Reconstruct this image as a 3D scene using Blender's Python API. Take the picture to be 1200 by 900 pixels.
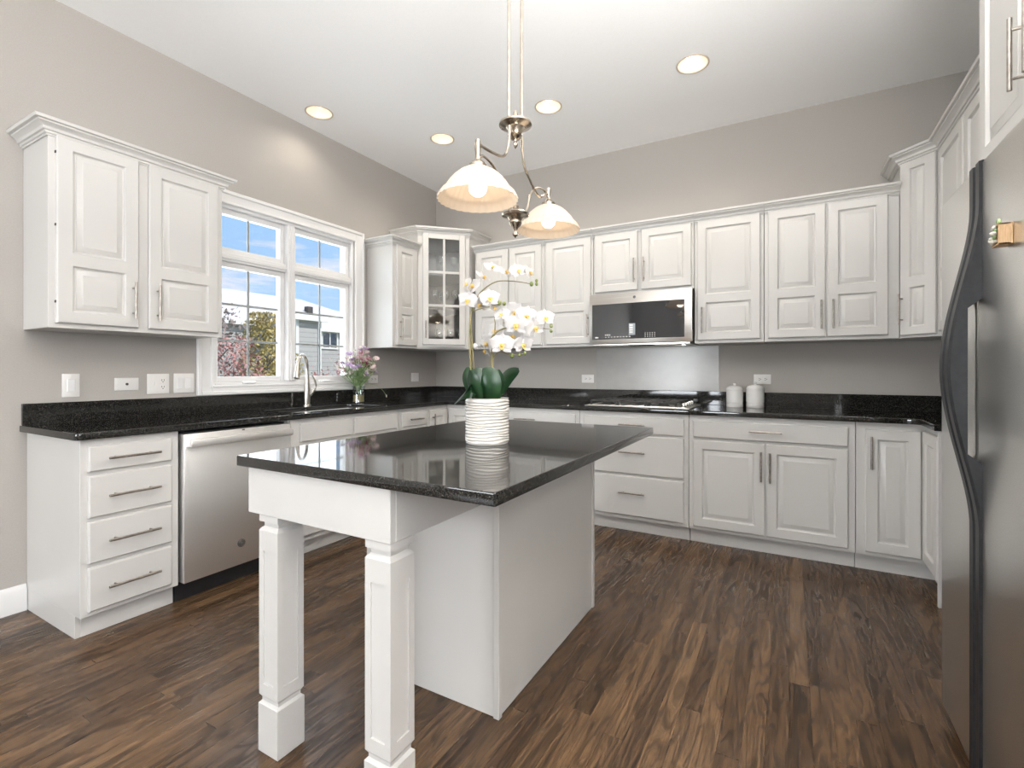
import bpy, bmesh, math, random
from mathutils import Vector, Matrix
random.seed(7)
R = math.radians
PI = math.pi
for o in list(bpy.data.objects): bpy.data.objects.remove(o)
S = bpy.context.scene
COL = S.collection

# ------------------------------------------------------------------ camera, world, lights
cam_d = bpy.data.cameras.new('camera'); cam = bpy.data.objects.new('camera', cam_d); COL.objects.link(cam)
cam.location = (3.3067, -4.1167, 1.1831); cam.rotation_euler = (PI/2, 0, 0.5125)
cam_d.sensor_width = 36; cam_d.lens = 571.1/1200*36
cam_d.shift_x = -5.64/1200; cam_d.shift_y = -15.51/1200
cam_d.clip_start = 0.02; cam_d.clip_end = 500
S.camera = cam
S.view_settings.view_transform = 'Standard'; S.view_settings.look = 'None'
S.view_settings.gamma = 1; S.view_settings.use_curve_mapping = False
S.view_settings.exposure = 0.16

W = bpy.data.worlds.new('sky'); S.world = W; W.use_nodes = True
nt = W.node_tree; nt.nodes.clear()
def N(t, **k):
    n = nt.nodes.new(t)
    for a, b in k.items():
        if a in n.inputs: n.inputs[a].default_value = b
        else: setattr(n, a, b)
    return n
out = N('ShaderNodeOutputWorld'); bg = N('ShaderNodeBackground', Strength=1.0)
tc = N('ShaderNodeTexCoord'); mp = N('ShaderNodeMapping'); mp.inputs['Scale'].default_value = (1.6, 1.6, 9.0)
nz = N('ShaderNodeTexNoise', Scale=2.3, Detail=6.0, Roughness=0.55)
cr = N('ShaderNodeValToRGB'); cr.color_ramp.elements[0].position = 0.50; cr.color_ramp.elements[1].position = 0.64
sx = N('ShaderNodeSeparateXYZ'); gr = N('ShaderNodeValToRGB')
gr.color_ramp.elements[0].position = 0.0; gr.color_ramp.elements[0].color = (0.50, 0.72, 1.0, 1)
gr.color_ramp.elements[1].position = 0.55; gr.color_ramp.elements[1].color = (0.25, 0.52, 1.0, 1)
mx = N('ShaderNodeMix', data_type='RGBA'); mx.inputs[7].default_value = (1.0, 0.93, 0.98, 1)
L = nt.links.new
L(tc.outputs['Generated'], mp.inputs[0]); L(mp.outputs[0], nz.inputs['Vector']); L(nz.outputs[0], cr.inputs[0])
L(tc.outputs['Generated'], sx.inputs[0]); L(sx.outputs[2], gr.inputs[0])
L(cr.outputs[0], mx.inputs[0]); L(gr.outputs[0], mx.inputs[6]); L(mx.outputs[2], bg.inputs[0]); L(bg.outputs[0], out.inputs[0])

def light(name, kind, loc, rot, energy, color=(1, 1, 1), **k):
    d = bpy.data.lights.new(name, kind); d.energy = energy; d.color = color
    for a, b in k.items(): setattr(d, a, b)
    o = bpy.data.objects.new(name, d); COL.objects.link(o); o.location = loc; o.rotation_euler = rot
    return o
light('sunlight', 'SUN', (8, 4, 12), Vector((-.62, -.30, -.72)).to_track_quat('-Z', 'Y').to_euler(), 4.5, (1, .95, .88), angle=0.01)
light('kitchen_window_daylight', 'AREA', (-0.20, -1.72, 1.70), (0, -PI/2, 0), 17, (.86, .93, 1), shape='RECTANGLE', size=1.15, size_y=1.15)
light('rear_window_daylight', 'AREA', (1.05, -8.15, 1.3), (PI/2, 0, 0), 115, (.92, .96, 1), shape='RECTANGLE', size=1.6, size_y=1.05)
light('right_side_fill', 'AREA', (4.53, -5.6, 1.75), (0, PI/2, 0), 80, (.93, .96, 1), shape='RECTANGLE', size=1.5, size_y=2.2)  # added fill lamp, brightens the island's right face
light('ceiling_fill', 'AREA', (4.0, -3.65, 1.85), (PI, 0, 0), 218, (1, .98, .955), shape='DISK', size=1.1)  # added fill lamp aimed upward to brighten the ceiling

# ------------------------------------------------------------------ materials
def mat(name, col=(.8, .8, .8), rough=.5, metal=0., **k):
    m = bpy.data.materials.new(name); m.use_nodes = True
    b = m.node_tree.nodes['Principled BSDF']
    b.inputs['Base Color'].default_value = (*col, 1); b.inputs['Roughness'].default_value = rough; b.inputs['Metallic'].default_value = metal
    for a, v in k.items(): b.inputs[a.replace('_', ' ')].default_value = v
    return m
def nodes(m):
    t = m.node_tree; b = t.nodes['Principled BSDF']
    def n(ty, **k):
        x = t.nodes.new(ty)
        for a, v in k.items():
            if a in x.inputs: x.inputs[a].default_value = v
            else: setattr(x, a, v)
        return x
    return t, b, n, t.links.new
def noisy(m, scale, c1, c2, stretch=(1, 1, 1), bump=0., detail=3., lo=.35, hi=.65):
    t, b, n, l = nodes(m)
    tc = n('ShaderNodeTexCoord'); mp = n('ShaderNodeMapping'); mp.inputs['Scale'].default_value = stretch
    nz = n('ShaderNodeTexNoise', Scale=scale, Detail=detail); r = n('ShaderNodeValToRGB')
    r.color_ramp.elements[0].color = (*c1, 1); r.color_ramp.elements[1].color = (*c2, 1)
    r.color_ramp.elements[0].position = lo; r.color_ramp.elements[1].position = hi
    l(tc.outputs['Object'], mp.inputs[0]); l(mp.outputs[0], nz.inputs['Vector']); l(nz.outputs[0], r.inputs[0]); l(r.outputs[0], b.inputs['Base Color'])
    if bump:
        bp = n('ShaderNodeBump', Strength=bump, Distance=.002); l(nz.outputs[0], bp.inputs['Height']); l(bp.outputs[0], b.inputs['Normal'])
    return m
M = {}
M['paint'] = noisy(mat('white_cabinet_paint', rough=.32), 3, (.575, .562, .538), (.59, .577, .552))
M['wall'] = noisy(mat('greige_wall_paint', rough=.8), 160, (.385, .362, .333), (.405, .381, .350), bump=.06)
M['ceil'] = noisy(mat('white_ceiling_paint', rough=.9), 120, (.90, .90, .90), (.92, .92, .92), bump=.05)
M['trim'] = noisy(mat('white_trim_paint', rough=.35), 5, (.74, .733, .723), (.76, .752, .742))
M['plate'] = noisy(mat('white_plastic', rough=.3), 8, (.74, .722, .695), (.77, .752, .725))
M['slot'] = noisy(mat('dark_slot', rough=.6), 10, (.03, .025, .02), (.05, .04, .035))
M['ceramic'] = noisy(mat('white_glazed_ceramic', rough=.18), 6, (.52, .49, .45), (.60, .57, .525), Coat_Weight=.4) if False else noisy(mat('white_glazed_ceramic', rough=.18), 6, (.60, .57, .525), (.67, .64, .59))
M['ceramic_w'] = noisy(mat('bright_white_ceramic', rough=.2), 6, (.66, .65, .63), (.70, .69, .67))
M['black'] = noisy(mat('black_plastic', rough=.35), 30, (.012, .012, .013), (.02, .02, .022))
M['handleblk'] = noisy(mat('charcoal_fridge_handle_plastic', rough=.4, Specular_IOR_Level=.3), 60, (.018, .019, .021), (.026, .027, .029))
M['iron'] = noisy(mat('cast_iron', rough=.55), 90, (.02, .02, .02), (.035, .033, .03), bump=.2)
M['nickel'] = noisy(mat('brushed_nickel', rough=.28, metal=1), 80, (.50, .46, .41), (.60, .56, .50))
M['pull'] = noisy(mat('dark_nickel_pull', rough=.3, metal=1), 60, (.30, .27, .24), (.42, .38, .34))
M['chrome'] = noisy(mat('polished_nickel', rough=.12, metal=1), 20, (.70, .68, .64), (.78, .76, .72))
M['antique'] = noisy(mat('antique_brushed_nickel', rough=.25, metal=1), 30, (.42, .36, .29), (.60, .53, .44))
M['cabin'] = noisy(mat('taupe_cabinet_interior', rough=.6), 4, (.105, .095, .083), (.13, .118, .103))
M['flatglass'] = mat('dark_mirror_glass', (.012, .014, .018), .03, IOR=2.0)
def steel(name, axis, c1=(.88, .87, .85), c2=(.95, .94, .925), rough=.45):
    m = mat(name, rough=rough, metal=1)
    st = {'x': (1, 150, 150), 'y': (150, 1, 150), 'z': (150, 150, 1)}[axis]
    return noisy(m, 2.0, c1, c2, st, bump=.05, detail=2)
M['steel_h'] = steel('brushed_steel_horizontal_y', 'y')
M['steel_x'] = steel('brushed_steel_horizontal_x', 'x', (.56, .53, .49), (.68, .65, .61), .28)
M['steel_fr'] = steel('fridge_brushed_steel', 'y', (.72, .715, .695), (.80, .795, .775), .30)

# granite
m = M['granite'] = mat('black_speckled_granite', rough=.05); t, b, n, l = nodes(m)
tc = n('ShaderNodeTexCoord'); v = n('ShaderNodeTexVoronoi', Scale=150.); v2 = n('ShaderNodeTexNoise', Scale=60., Detail=4.)
r1 = n('ShaderNodeValToRGB'); r1.color_ramp.elements[0].position = .0; r1.color_ramp.elements[0].color = (.20, .18, .15, 1)
r1.color_ramp.elements[1].position = .30; r1.color_ramp.elements[1].color = (.010, .010, .010, 1)
wn = n('ShaderNodeMapRange'); wn.inputs[1].default_value = .47; wn.inputs[2].default_value = .72
mx = n('ShaderNodeMix', data_type='RGBA'); mx.inputs[6].default_value = (.010, .010, .009, 1)
r3 = n('ShaderNodeMix', data_type='RGBA', blend_type='ADD'); r3.inputs[0].default_value = 1.
n3 = n('ShaderNodeTexNoise', Scale=260., Detail=2.); r4 = n('ShaderNodeValToRGB'); r4.color_ramp.elements[0].position = .5; r4.color_ramp.elements[0].color = (0, 0, 0, 1)
r4.color_ramp.elements[1].position = .75; r4.color_ramp.elements[1].color = (.05, .045, .038, 1)
for q in (v, v2, n3): l(tc.outputs['Object'], q.inputs['Vector'])
l(v.outputs['Distance'], r1.inputs[0]); l(v2.outputs[0], wn.inputs[0]); l(wn.outputs[0], mx.inputs[0]); l(r1.outputs[0], mx.inputs[7])
l(n3.outputs[0], r4.inputs[0]); l(mx.outputs[2], r3.inputs[6]); l(r4.outputs[0], r3.inputs[7]); l(r3.outputs[2], b.inputs['Base Color'])

# oak floor
m = M['floor'] = mat('dark_stained_oak_strip_floor', rough=.28, Specular_IOR_Level=.32); t, b, n, l = nodes(m)
tc = n('ShaderNodeTexCoord'); sp = n('ShaderNodeSeparateXYZ'); l(tc.outputs['Object'], sp.inputs[0])
def mth(op, a, bb=None, c=None):
    x = n('ShaderNodeMath', operation=op)
    for i, q in enumerate((a, bb, c)):
        if q is None: continue
        if isinstance(q, (int, float)): x.inputs[i].default_value = q
        else: l(q, x.inputs[i])
    return x.outputs[0]
PW = .066
col_f = mth('DIVIDE', sp.outputs[0], PW); cid = mth('FLOOR', col_f)
w1 = n('ShaderNodeTexWhiteNoise', noise_dimensions='1D'); l(cid, w1.inputs['W'])
yy = mth('ADD', mth('DIVIDE', sp.outputs[1], 1.05), mth('MULTIPLY', w1.outputs[0], 9.7)); rid = mth('FLOOR', yy)
cv = n('ShaderNodeCombineXYZ'); l(cid, cv.inputs[0]); l(rid, cv.inputs[1])
w2 = n('ShaderNodeTexWhiteNoise', noise_dimensions='3D'); l(cv.outputs[0], w2.inputs['Vector'])
# grain coords
gv = n('ShaderNodeCombineXYZ')
l(mth('ADD', sp.outputs[0], mth('MULTIPLY', w2.outputs[0], 13.)), gv.inputs[0]); l(mth('MULTIPLY', sp.outputs[1], .11), gv.inputs[1]); l(mth('MULTIPLY', w2.outputs[0], 31.), gv.inputs[2])
g1 = n('ShaderNodeTexNoise', Scale=15., Detail=2., Roughness=.5, Distortion=.6); l(gv.outputs[0], g1.inputs['Vector'])
rings = mth('FRACT', mth('MULTIPLY', g1.outputs[0], 7.))
rng = mth('POWER', mth('ABSOLUTE', mth('SUBTRACT', mth('MULTIPLY', rings, 2.), 1.)), 2.2)
gv2 = n('ShaderNodeCombineXYZ'); l(mth('MULTIPLY', sp.outputs[0], 1.), gv2.inputs[0]); l(mth('MULTIPLY', sp.outputs[1], .035), gv2.inputs[1])
g2 = n('ShaderNodeTexNoise', Scale=170., Detail=4.); l(gv2.outputs[0], g2.inputs['Vector'])
base = n('ShaderNodeValToRGB'); e = base.color_ramp.elements
e[0].position = .05; e[0].color = (.036, .0195, .010, 1); e[1].position = .95; e[1].color = (.165, .096, .048, 1)
q = base.color_ramp.elements.new(.5); q.color = (.083, .047, .024, 1)
bl = mth('ADD', mth('MULTIPLY', w2.outputs[0], .55), mth('MULTIPLY', g1.outputs[0], .45)); l(bl, base.inputs[0])
gm = mth('MULTIPLY', mth('ADD', mth('MULTIPLY', rng, -.62), 1.0), mth('ADD', mth('MULTIPLY', mth('SUBTRACT', g2.outputs[0], .5), 2.4), 1.12))
fx = mth('FRACT', col_f); fy = mth('FRACT', yy)
e1 = mth('LESS_THAN', fx, .022); e2 = mth('LESS_THAN', fy, .0022); seam = mth('MAXIMUM', e1, e2)
gm2 = mth('MULTIPLY', gm, mth('SUBTRACT', 1., mth('MULTIPLY', seam, .75)))
vm = n('ShaderNodeVectorMath', operation='SCALE'); l(base.outputs[0], vm.inputs[0]); l(gm2, vm.inputs['Scale']); l(vm.outputs[0], b.inputs['Base Color'])
bp = n('ShaderNodeBump', Strength=.12, Distance=.001); l(mth('SUBTRACT', gm, mth('MULTIPLY', seam, 1.)), bp.inputs['Height']); l(bp.outputs[0], b.inputs['Normal'])
rr = mth('ADD', .24, mth('MULTIPLY', rng, .14)); l(rr, b.inputs['Roughness'])

def glassy(name, tint=(1, 1, 1), refl=.08, rough=.0):
    m = bpy.data.materials.new(name); m.use_nodes = True; t = m.node_tree; t.nodes.clear()
    o = t.nodes.new('ShaderNodeOutputMaterial'); tr = t.nodes.new('ShaderNodeBsdfTransparent'); tr.inputs[0].default_value = (*tint, 1)
    g = t.nodes.new('ShaderNodeBsdfGlossy'); g.inputs['Roughness'].default_value = rough
    lw = t.nodes.new('ShaderNodeLayerWeight'); lw.inputs[0].default_value = .5
    fr = t.nodes.new('ShaderNodeMath'); fr.operation = 'POWER'; fr.inputs[1].default_value = 5; t.links.new(lw.outputs['Facing'], fr.inputs[0])
    ad = t.nodes.new('ShaderNodeMath'); ad.operation = 'MULTIPLY_ADD'; ad.inputs[1].default_value = .9; ad.inputs[2].default_value = .04+refl
    mx = t.nodes.new('ShaderNodeMixShader')
    t.links.new(fr.outputs[0], ad.inputs[0]); t.links.new(ad.outputs[0], mx.inputs[0]); t.links.new(tr.outputs[0], mx.inputs[1]); t.links.new(g.outputs[0], mx.inputs[2]); t.links.new(mx.outputs[0], o.inputs[0])
    return m
M['glass'] = glassy('clear_window_glass', (.97, .98, .97), .0)
M['cabglass'] = glassy('cabinet_pane_glass', (.90, .91, .90), .0)
M['stemware'] = glassy('drinking_glass', (.86, .88, .88), .10)
M['vaseglass'] = glassy('vase_glass', (.88, .91, .89), .12)
M['water'] = mat('yellow_tinted_water', (.80, .62, .34), .15, Transmission_Weight=.35, IOR=1.33)
def emis(name, col, s):
    m = bpy.data.materials.new(name); m.use_nodes = True; b = m.node_tree.nodes['Principled BSDF']
    b.inputs['Base Color'].default_value = (.9, .9, .9, 1); b.inputs['Emission Color'].default_value = (*col, 1); b.inputs['Emission Strength'].default_value = s
    return m
M['bulb'] = emis('glowing_bulb', (1, .90, .76), 3.5)
M['bulb_cool'] = emis('cooktop_lamp_lens', (1, .97, .92), 3)
M['can_bulb'] = emis('glowing_downlight_lamp', (1, .84, .62), 3.2)
M['tan_ring'] = noisy(mat('tan_trim_ring', rough=.4), 9, (.50, .42, .33), (.58, .50, .40))
M['can_in'] = noisy(mat('pale_reflector', rough=.3), 9, (.86, .80, .70), (.90, .84, .74))
def translucent(name, col, ratio=.5, rough=.3):
    m = bpy.data.materials.new(name); m.use_nodes = True; t = m.node_tree; b = t.nodes['Principled BSDF']
    b.inputs['Base Color'].default_value = (*col, 1); b.inputs['Roughness'].default_value = rough
    tl = t.nodes.new('ShaderNodeBsdfTranslucent'); tl.inputs[0].default_value = (*col, 1); mx = t.nodes.new('ShaderNodeMixShader'); mx.inputs[0].default_value = ratio
    o = t.nodes['Material Output']; t.links.new(b.outputs[0], mx.inputs[1]); t.links.new(tl.outputs[0], mx.inputs[2]); t.links.new(mx.outputs[0], o.inputs[0])
    tc = t.nodes.new('ShaderNodeTexCoord'); nz = t.nodes.new('ShaderNodeTexNoise'); nz.inputs['Scale'].default_value = 25
    bp = t.nodes.new('ShaderNodeBump'); bp.inputs['Strength'].default_value = .1; bp.inputs['Distance'].default_value = .003
    t.links.new(tc.outputs['Object'], nz.inputs['Vector']); t.links.new(nz.outputs[0], bp.inputs['Height']); t.links.new(bp.outputs[0], b.inputs['Normal'])
    return m
M['shade'] = translucent('alabaster_fluted_glass', (.90, .80, .68), .34, .25)
M['petal_w'] = translucent('white_orchid_petal', (.66, .64, .63), .22, .5)
M['lip'] = translucent('yellow_orchid_lip', (.80, .55, .16), .2, .5)
M['bud'] = noisy(mat('green_bud', rough=.5), 20, (.14, .18, .05), (.24, .26, .09))
M['leaf'] = noisy(mat('dark_green_leaf', rough=.3), 14, (.008, .030, .011), (.017, .055, .018), (1, 1, .3))
M['stem'] = noisy(mat('olive_brown_stem', rough=.5), 30, (.13, .12, .04), (.24, .20, .09))
M['gstem'] = noisy(mat('fresh_green_stem', rough=.5), 60, (.12, .22, .07), (.34, .44, .22))
for k, c in dict(pink=(.72, .30, .42), magenta=(.50, .03, .17), lilac=(.52, .38, .60), blush=(.82, .64, .66), cream=(.84, .80, .72)).items():
    M['f_' + k] = translucent(k + '_petal', c, .25, .6)
M['wood'] = noisy(mat('pale_crate_wood', rough=.6), 60, (.46, .29, .15), (.60, .41, .23), (1, 8, 1))
M['emblem'] = noisy(mat('grey_emblem', rough=.3, metal=.8), 30, (.10, .10, .105), (.16, .16, .165))
M['panelgrey'] = noisy(mat('pale_grey_splash_panel', rough=.22), 12, (.365, .355, .335), (.385, .374, .354))
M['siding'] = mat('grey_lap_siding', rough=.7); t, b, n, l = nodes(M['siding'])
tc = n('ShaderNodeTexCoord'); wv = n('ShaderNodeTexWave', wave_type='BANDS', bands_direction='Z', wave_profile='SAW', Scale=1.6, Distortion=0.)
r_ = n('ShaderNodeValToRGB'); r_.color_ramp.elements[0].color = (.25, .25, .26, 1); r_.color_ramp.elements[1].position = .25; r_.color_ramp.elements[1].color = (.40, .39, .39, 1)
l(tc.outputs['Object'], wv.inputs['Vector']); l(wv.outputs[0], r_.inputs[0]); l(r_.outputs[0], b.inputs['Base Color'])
M['roof'] = noisy(mat('pale_shingle_roof', rough=.9), 30, (.62, .58, .56), (.75, .71, .69), (1, 1, 4))
M['grass'] = noisy(mat('autumn_lawn', rough=.9), 8, (.16, .19, .07), (.30, .28, .13))
M['bark'] = noisy(mat('grey_bark', rough=.8), 20, (.12, .10, .09), (.22, .19, .17))
for k, (c1, c2) in dict(fred=((.42, .16, .15), (.62, .33, .30)), fgold=((.34, .26, .08), (.58, .47, .20)), fgrey=((.20, .15, .14), (.38, .31, .29))).items():
    M[k] = noisy(mat('foliage_' + k, rough=.8), 5, c1, c2)

# ------------------------------------------------------------------ mesh helpers
class MB:
    def __init__(s): s.bm = bmesh.new()
    def add(s, vs, fs, mtx=None):
        bv = [s.bm.verts.new((mtx @ Vector(v)) if mtx else v) for v in vs]
        for f in fs:
            try: s.bm.faces.new([bv[i] for i in f])
            except ValueError: pass
        return s
    def box(s, x0, y0, z0, x1, y1, z1, bev=.0015, mtx=None, seg=1):
        x0, x1 = sorted((x0, x1)); y0, y1 = sorted((y0, y1)); z0, z1 = sorted((z0, z1))
        t = bmesh.new(); vs = [t.verts.new(p) for p in ((x0, y0, z0), (x1, y0, z0), (x1, y1, z0), (x0, y1, z0), (x0, y0, z1), (x1, y0, z1), (x1, y1, z1), (x0, y1, z1))]
        for f in ((0, 3, 2, 1), (4, 5, 6, 7), (0, 1, 5, 4), (1, 2, 6, 5), (2, 3, 7, 6), (3, 0, 4, 7)): t.faces.new([vs[i] for i in f])
        b = min(bev, .45*min(x1-x0, y1-y0, z1-z0))
        if b > 0: bmesh.ops.bevel(t, geom=t.edges[:], offset=b, segments=seg, affect='EDGES', profile=.5)
        s._merge(t, mtx); return s
    def _merge(s, t, mtx=None):
        if mtx is not None: bmesh.ops.transform(t, matrix=mtx, verts=t.verts[:])
        mp = {v: s.bm.verts.new(v.co) for v in t.verts}
        for f in t.faces:
            try: s.bm.faces.new([mp[v] for v in f.verts])
            except ValueError: pass
        t.free()
    def lathe(s, prof, c=(0, 0, 0), seg=32, mtx=None, flute=0, fa=0., fmask=None):
        vs = []; fs = []; n = len(prof)
        for i in range(seg):
            a = 2*PI*i/seg
            for j, (r, z) in enumerate(prof):
                k = 1 + (fa*math.cos(flute*a) if flute and (fmask is None or fmask(r, z)) else 0)
                vs.append((c[0]+r*k*math.cos(a), c[1]+r*k*math.sin(a), c[2]+z))
        for i in range(seg):
            i2 = (i+1) % seg
            for j in range(n-1):
                if prof[j][0] < 1e-6 and prof[j+1][0] < 1e-6: continue
                fs.append((i*n+j, i2*n+j, i2*n+j+1, i*n+j+1))
        b0 = s.bm.verts[:] and len(s.bm.verts)
        s.add(vs, fs, mtx); bmesh.ops.remove_doubles(s.bm, verts=s.bm.verts[:], dist=1e-6); return s
    def tube(s, pts, rad, seg=10, cap=True, mtx=None):
        pts = [Vector(p) for p in pts]; n = len(pts)
        rad = rad if isinstance(rad, (list, tuple)) else [rad]*n
        T = [(pts[min(i+1, n-1)]-pts[max(i-1, 0)]).normalized() for i in range(n)]
        up = Vector((0, 0, 1)) if abs(T[0].z) < .9 else Vector((1, 0, 0))
        u = T[0].cross(up).normalized(); vs = []; fs = []
        for i in range(n):
            u = (u - T[i]*u.dot(T[i])).normalized(); w = T[i].cross(u)
            for k in range(seg):
                a = 2*PI*k/seg; vs.append(pts[i]+(u*math.cos(a)+w*math.sin(a))*rad[i])
        for i in range(n-1):
            for k in range(seg):
                k2 = (k+1) % seg; fs.append((i*seg+k, i*seg+k2, (i+1)*seg+k2, (i+1)*seg+k))
        if cap: fs.append(tuple(range(seg))[::-1]); fs.append(tuple((n-1)*seg+k for k in range(seg)))
        return s.add(vs, fs, mtx)
    def prism(s, poly, z0, z1, mtx=None):
        n = len(poly); vs = [(x, y, z0) for x, y in poly]+[(x, y, z1) for x, y in poly]
        fs = [tuple(range(n))[::-1], tuple(range(n, 2*n))]+[(i, (i+1) % n, n+(i+1) % n, n+i) for i in range(n)]
        return s.add(vs, fs, mtx)
    def ball(s, c, r, sc=(1, 1, 1), seg=12, mtx=None):
        t = bmesh.new(); bmesh.ops.create_uvsphere(t, u_segments=seg, v_segments=max(6, seg//2+1), radius=r)
        m = Matrix.Translation(c) @ Matrix.Diagonal((*sc, 1))
        s._merge(t, (mtx @ m) if mtx is not None else m); return s
    def sweep(s, path, prof, closed=False, ends=True):
        """path: plan points, profile (out, z); out = to the RIGHT of travel"""
        n = len(path); P = [Vector(p) for p in path]; vs = []; fs = []; k = len(prof)
        for i in range(n):
            a = (P[i]-P[i-1]).normalized() if i > 0 else None; b = (P[i+1]-P[i]).normalized() if i < n-1 else None
            a = a or b; b = b or a
            na = Vector((a.y, -a.x)); nb = Vector((b.y, -b.x)); m = (na+nb); m = m/(m.dot(na))
            for o_, z in prof: vs.append((P[i].x+m.x*o_, P[i].y+m.y*o_, z))
        for i in range(n-1):
            for j in range(k):
                j2 = (j+1) % k; fs.append((i*k+j, (i+1)*k+j, (i+1)*k+j2, i*k+j2))
        if ends: fs.append(tuple(range(k))); fs.append(tuple((n-1)*k+j for j in range(k))[::-1])
        return s.add(vs, fs)
    def build(s, name, m, parent=None, smooth=35, label=None):
        bmesh.ops.recalc_face_normals(s.bm, faces=s.bm.faces[:])
        me = bpy.data.meshes.new(name); s.bm.to_mesh(me); s.bm.free(); me.materials.append(m)
        me.polygons.foreach_set('use_smooth', [True]*len(me.polygons)); me.set_sharp_from_angle(angle=R(smooth))
        o = bpy.data.objects.new(name, me); COL.objects.link(o)
        if parent: o.parent = parent
        if label: o['label'] = label
        return o
def thing(name, label, cat, loc=(0, 0, 0), rz=0, group=None):
    o = bpy.data.objects.new(name, None); COL.objects.link(o); o.empty_display_size = .05
    o.location = loc; o.rotation_euler = (0, 0, rz); o['label'] = label; o['category'] = cat
    if group: o['group'] = group
    return o
def tag(o, label, cat, group=None):
    o['label'] = label; o['category'] = cat
    if group: o['group'] = group
    return o
def struct(name, mb, m, parent=None):
    o = mb.build(name, m, parent)
    if not parent: o['kind'] = 'structure'
    return o
def slab(name, m, parent, polys, z0, z1, bev):
    """flat stone slab with bevelled edge; first polygon outer, others holes"""
    cu = bpy.data.curves.new(name, 'CURVE'); cu.dimensions = '2D'; cu.fill_mode = 'BOTH'
    for pl in polys:
        sp = cu.splines.new('POLY'); sp.points.add(len(pl)-1); sp.use_cyclic_u = True
        for p, (x, y) in zip(sp.points, pl): p.co = (x, y, 0, 1)
    cu.extrude = (z1-z0)/2-bev; cu.bevel_depth = bev; cu.bevel_resolution = 2; cu.offset = -bev
    t = bpy.data.objects.new('tmp', cu); COL.objects.link(t); bpy.context.view_layer.update()
    me = bpy.data.meshes.new_from_object(t.evaluated_get(bpy.context.evaluated_depsgraph_get()))
    bpy.data.objects.remove(t); me.transform(Matrix.Translation((0, 0, (z0+z1)/2))); me.name = name
    me.materials.clear(); me.materials.append(m)
    me.polygons.foreach_set('use_smooth', [True]*len(me.polygons)); me.set_sharp_from_angle(angle=R(30))
    o = bpy.data.objects.new(name, me); COL.objects.link(o); o.parent = parent
    return o
def rounded(x0, y0, x1, y1, r, n=6):
    pts = []
    for cx, cy, a0 in ((x1-r, y1-r, 0), (x0+r, y1-r, 90), (x0+r, y0+r, 180), (x1-r, y0+r, 270)):
        for i in range(n+1): a = R(a0+90*i/n); pts.append((cx+r*math.cos(a), cy+r*math.sin(a)))
    return pts
def bez(pts, n=8):
    """Catmull-Rom through points"""
    P = [Vector(p) for p in pts]; P = [P[0]*2-P[1]]+P+[P[-1]*2-P[-2]]; o = []
    for i in range(1, len(P)-2):
        for k in range(n):
            t = k/n; a, b, c, d = P[i-1:i+3]
            o.append(.5*((2*b)+(c-a)*t+(2*a-5*b+4*c-d)*t*t+(3*b-a-3*c+d)*t**3))
    o.append(P[-2]); return o

# ------------------------------------------------------------------ room shell
H = 3.0956; XR = 4.58; YR = -8.2
struct('floor', MB().box(-.15, YR-.15, -.12, XR+.15, .15, 0, 0), M['floor'])
DL = [(.262, -1.69), (.80, -.915), (1.775, -.93), (2.772, -.93)]
ceil_ = slab('ceiling', M['ceil'], None, [[(-.15, YR-.15), (XR+.15, YR-.15), (XR+.15, .15), (-.15, .15)]]+[[(x+.089*math.cos(a*PI/24), y+.089*math.sin(a*PI/24)) for a in range(48)] for x, y in DL], H, H+.14, 0)
ceil_['kind'] = 'structure'
struct('wall_back', MB().box(-.15, 0, 0, XR+.15, .15, H, 0), M['wall'])
struct('wall_right', MB().box(XR, YR, 0, XR+.15, -6.75, H, 0).box(XR, -4.45, 0, XR+.15, 0, H, 0).box(XR, -6.75, 0, XR+.15, -4.45, .95, 0).box(XR, -6.75, 2.55, XR+.15, -4.45, H, 0), M['wall'])
WY0, WY1, WZ0, WZ1 = -2.315, -1.125, 1.085, 2.305
struct('wall_left', MB().box(-.15, YR, 0, 0, WY0, H, 0).box(-.15, WY1, 0, 0, 0, H, 0).box(-.15, WY0, 0, 0, WY1, WZ0, 0).box(-.15, WY0, WZ1, 0, WY1, H, 0), M['wall'])
RX0, RX1, RZ0, RZ1 = .2, 1.9, .75, 1.85
struct('wall_rear', MB().box(-.15, YR-.15, 0, RX0, YR, H, 0).box(RX1, YR-.15, 0, XR+.15, YR, H, 0).box(RX0, YR-.15, 0, RX1, YR, RZ0, 0).box(RX0, YR-.15, RZ1, RX1, YR, H, 0), M['wall'])
bp_ = [(0, 0), (.014, 0), (.014, .105), (.010, .118), (.006, .128), (0, .13)]
struct('baseboard_left', MB().sweep([(0, YR), (0, -3.204)], bp_), M['trim'])
struct('baseboard_right', MB().sweep([(XR, -2.95), (XR, YR)], bp_), M['trim'])
struct('baseboard_rear', MB().sweep([(XR, YR), (0, YR)], bp_), M['trim'])

# kitchen window
win = bpy.data.objects.new('window_1', None); COL.objects.link(win); win.location = (0, -1.72, 1.085); win['kind'] = 'structure'
def wbox(mb, y0, z0, y1, z1, x0, x1, bev=.002): return mb.box(x0, y0+1.72, z0-1.085, x1, y1+1.72, z1-1.085, bev)
def ringbox(y0, z0, y1, z1, w, x0, x1, bev=.002, mb=None, wb=None, wt=None):
    mb = mb or MB(); wb = wb or w; wt = wt or w
    wbox(mb, y0, z0, y0+w, z1, x0, x1, bev); wbox(mb, y1-w, z0, y1, z1, x0, x1, bev)
    wbox(mb, y0+w, z0, y1-w, z0+wb, x0, x1, bev); wbox(mb, y0+w, z1-wt, y1-w, z1, x0, x1, bev); return mb
cas = ringbox(-2.405, 1.022, -1.030, 2.385, .085, .0, .016, .003, wb=.055, wt=.075)
ringbox(-2.412, 1.022, -1.022, 2.393, .026, .0, .026, .005, cas)
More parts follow.
